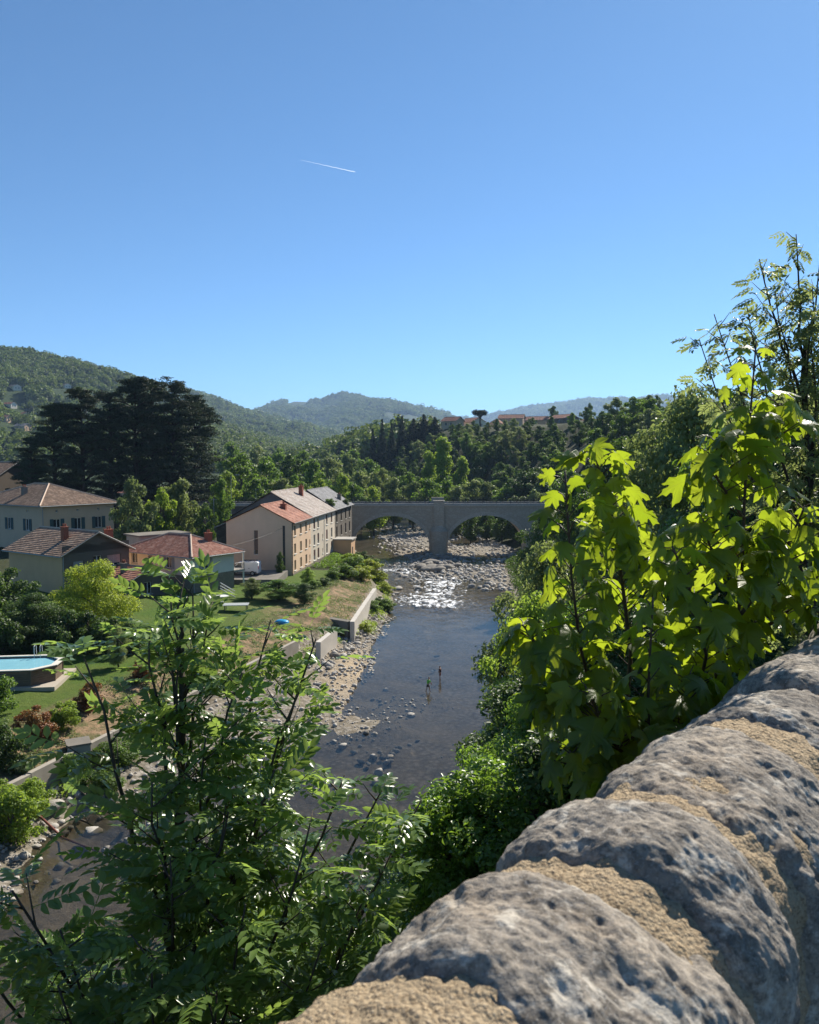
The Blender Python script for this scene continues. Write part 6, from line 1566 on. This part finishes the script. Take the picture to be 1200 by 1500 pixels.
# ------------------------------------------------------------------ waders
def skin(name, verts, edges, radii, mat, parent):
    me = bpy.data.meshes.new(name); me.from_pydata([tuple(v) for v in verts], edges, []); me.update()
    o = link(name, me, mat, parent); md = o.modifiers.new('skin', 'SKIN'); md.use_smooth_shade = True
    for i, r in enumerate(radii): me.skin_vertices[0].data[i].radius = (r, r) if not hasattr(r, '__len__') else r
    me.skin_vertices[0].data[0].use_root = True
    s = o.modifiers.new('sub', 'SUBSURF'); s.levels = 1; s.render_levels = 2; return o
M_SKIN = plain('skin', c3(.42, .24, .16), .55, .08); M_HAIR = plain('dark_hair', c3(.02, .015, .012), .6)
def person(px, py, h, rz, shirt, shorts, pose, label, bare=False):
    p = atz(px, py, -.12); r = empty('person', (p[0], p[1], -.14), rz, label, 'person'); k = h / 1.7; r.scale = (k, k, k)
    lean, stride, arm = pose
    J = [(0, 0, .90), (0, lean * .4, 1.15), (0, lean, 1.38), (0, lean * 1.1, 1.48), (0, lean * 1.25 + .01, 1.56), (0, lean * 1.3 + .02, 1.68),   # 0 pelvis..5 head top
         (.19, lean, 1.36), (.27, lean + arm[0], 1.12), (.25, lean + arm[0] + arm[1], .92), (.245, lean + arm[0] + arm[1] + .06, .84),
         (-.19, lean, 1.36), (-.26, lean + arm[2], 1.12), (-.22, lean + arm[2] + arm[3], .95), (-.21, lean + arm[2] + arm[3] + .06, .87),
         (.10, 0, .84), (.11, stride * .5 + .04, .47), (.11, stride, .08), (.12, stride + .15, .03), (-.10, 0, .84), (-.11, -stride * .5 + .04, .47), (-.11, -stride, .08), (-.12, -stride + .14, .03)]
    E = [(0, 1), (1, 2), (2, 3), (3, 4), (4, 5), (2, 6), (6, 7), (7, 8), (8, 9), (2, 10), (10, 11), (11, 12), (12, 13), (0, 14), (14, 15), (15, 16), (16, 17), (0, 18), (18, 19), (19, 20), (20, 21)]
    R = [.13, .12, .12, .055, .095, .085, .06, .042, .032, .03, .06, .042, .032, .03, .085, .055, .04, .035, .085, .055, .04, .035]
    skin('body', J, E, R, M_SKIN, r)
    if not bare:
        a = lambda i, j, t: tuple(np.array(J[i]) * (1 - t) + np.array(J[j]) * t)
        V = [J[0], J[1], J[2], a(2, 3, .7), J[6], a(6, 7, .85), J[10], a(10, 11, .85)]; skin('shirt', V, [(0, 1), (1, 2), (2, 3), (2, 4), (4, 5), (2, 6), (6, 7)], [.15, .145, .145, .08, .078, .065, .078, .065], shirt, r)
    a = lambda i, j, t: tuple(np.array(J[i]) * (1 - t) + np.array(J[j]) * t)
    V = [(0, 0, .94), J[0], J[14], a(14, 15, .75), J[18], a(18, 19, .75)]; skin('shorts', V, [(0, 1), (1, 2), (2, 3), (1, 4), (4, 5)], [.14, .145, .10, .085, .10, .085], shorts, r)
    hv = [(0, lean * 1.25 - .03, 1.60), (0, lean * 1.3 - .015, 1.70)]; skin('hair', hv, [(0, 1)], [.098, .085], M_HAIR, r)
    return r
M_GRNS = plain('green_shirt', c3(.20, .62, .08), .8, .1); M_NAVY = plain('navy_shorts', c3(.02, .022, .035), .8, .1); M_MAR = plain('dark_top', c3(.05, .012, .018), .8, .1); M_REDS = plain('red_shorts', c3(.30, .05, .03), .8, .1)
person(627, 1014, 1.35, math.radians(-60), M_GRNS, M_NAVY, (.10, .22, (.12, .10, .10, .18)), 'child in green top and dark shorts leaning over while wading')
person(645, 997, 1.4, math.radians(70), M_MAR, M_REDS, (.04, .08, (.10, .16, -.02, .05)), 'child in dark top and red shorts standing by a flat stone in the river')

# ------------------------------------------------------------------ contrail
a, b = aty(440, 234, 24000), aty(521, 252, 24000)
ct = empty('contrail', tuple(a), 0, 'thin white aircraft contrail high in the blue sky', 'contrail')
t = NT('contrail_vapour'); t.n.remove(t.p); tb = t.new('ShaderNodeBsdfTranslucent'); tb.inputs[0].default_value = (.95, .95, .95, 1); tp = t.new('ShaderNodeBsdfTransparent'); ms = t.new('ShaderNodeMixShader'); ms.inputs[0].default_value = .3
t.l(tp.outputs[0], ms.inputs[1]); t.l(tb.outputs[0], ms.inputs[2]); t.l(ms.outputs[0], t.out.inputs[0])
m = MB(); n = 24; d = b - a
m.tube([d * (k / n) + np.array([0, 0, 4 * math.sin(k * 1.7)]) for k in range(n + 1)], [1.5 + 8.5 * (k / n) ** 1.1 if k < n else 5 for k in range(n + 1)], 8); m.build('vapour_trail', t.m, ct, True)

# ------------------------------------------------------------------ haze
hz = MB(); hz.box(-9500, 9500, -800, 12500, -60, 760)
ho = hz.build('haze', None); tag(ho, 'thin blue summer haze filling the valley', 'haze', None, 'stuff')
t = NT('haze_volume'); t.n.remove(t.p); pv = t.new('ShaderNodeVolumePrincipled')
pv.inputs['Color'].default_value = (.46, .68, 1, 1); pv.inputs['Density'].default_value = 8.5e-5; pv.inputs['Anisotropy'].default_value = .2
t.l(pv.outputs[0], t.out.inputs['Volume']); t.m.cycles.homogeneous_volume = True
ho.data.materials.clear(); ho.data.materials.append(t.m)
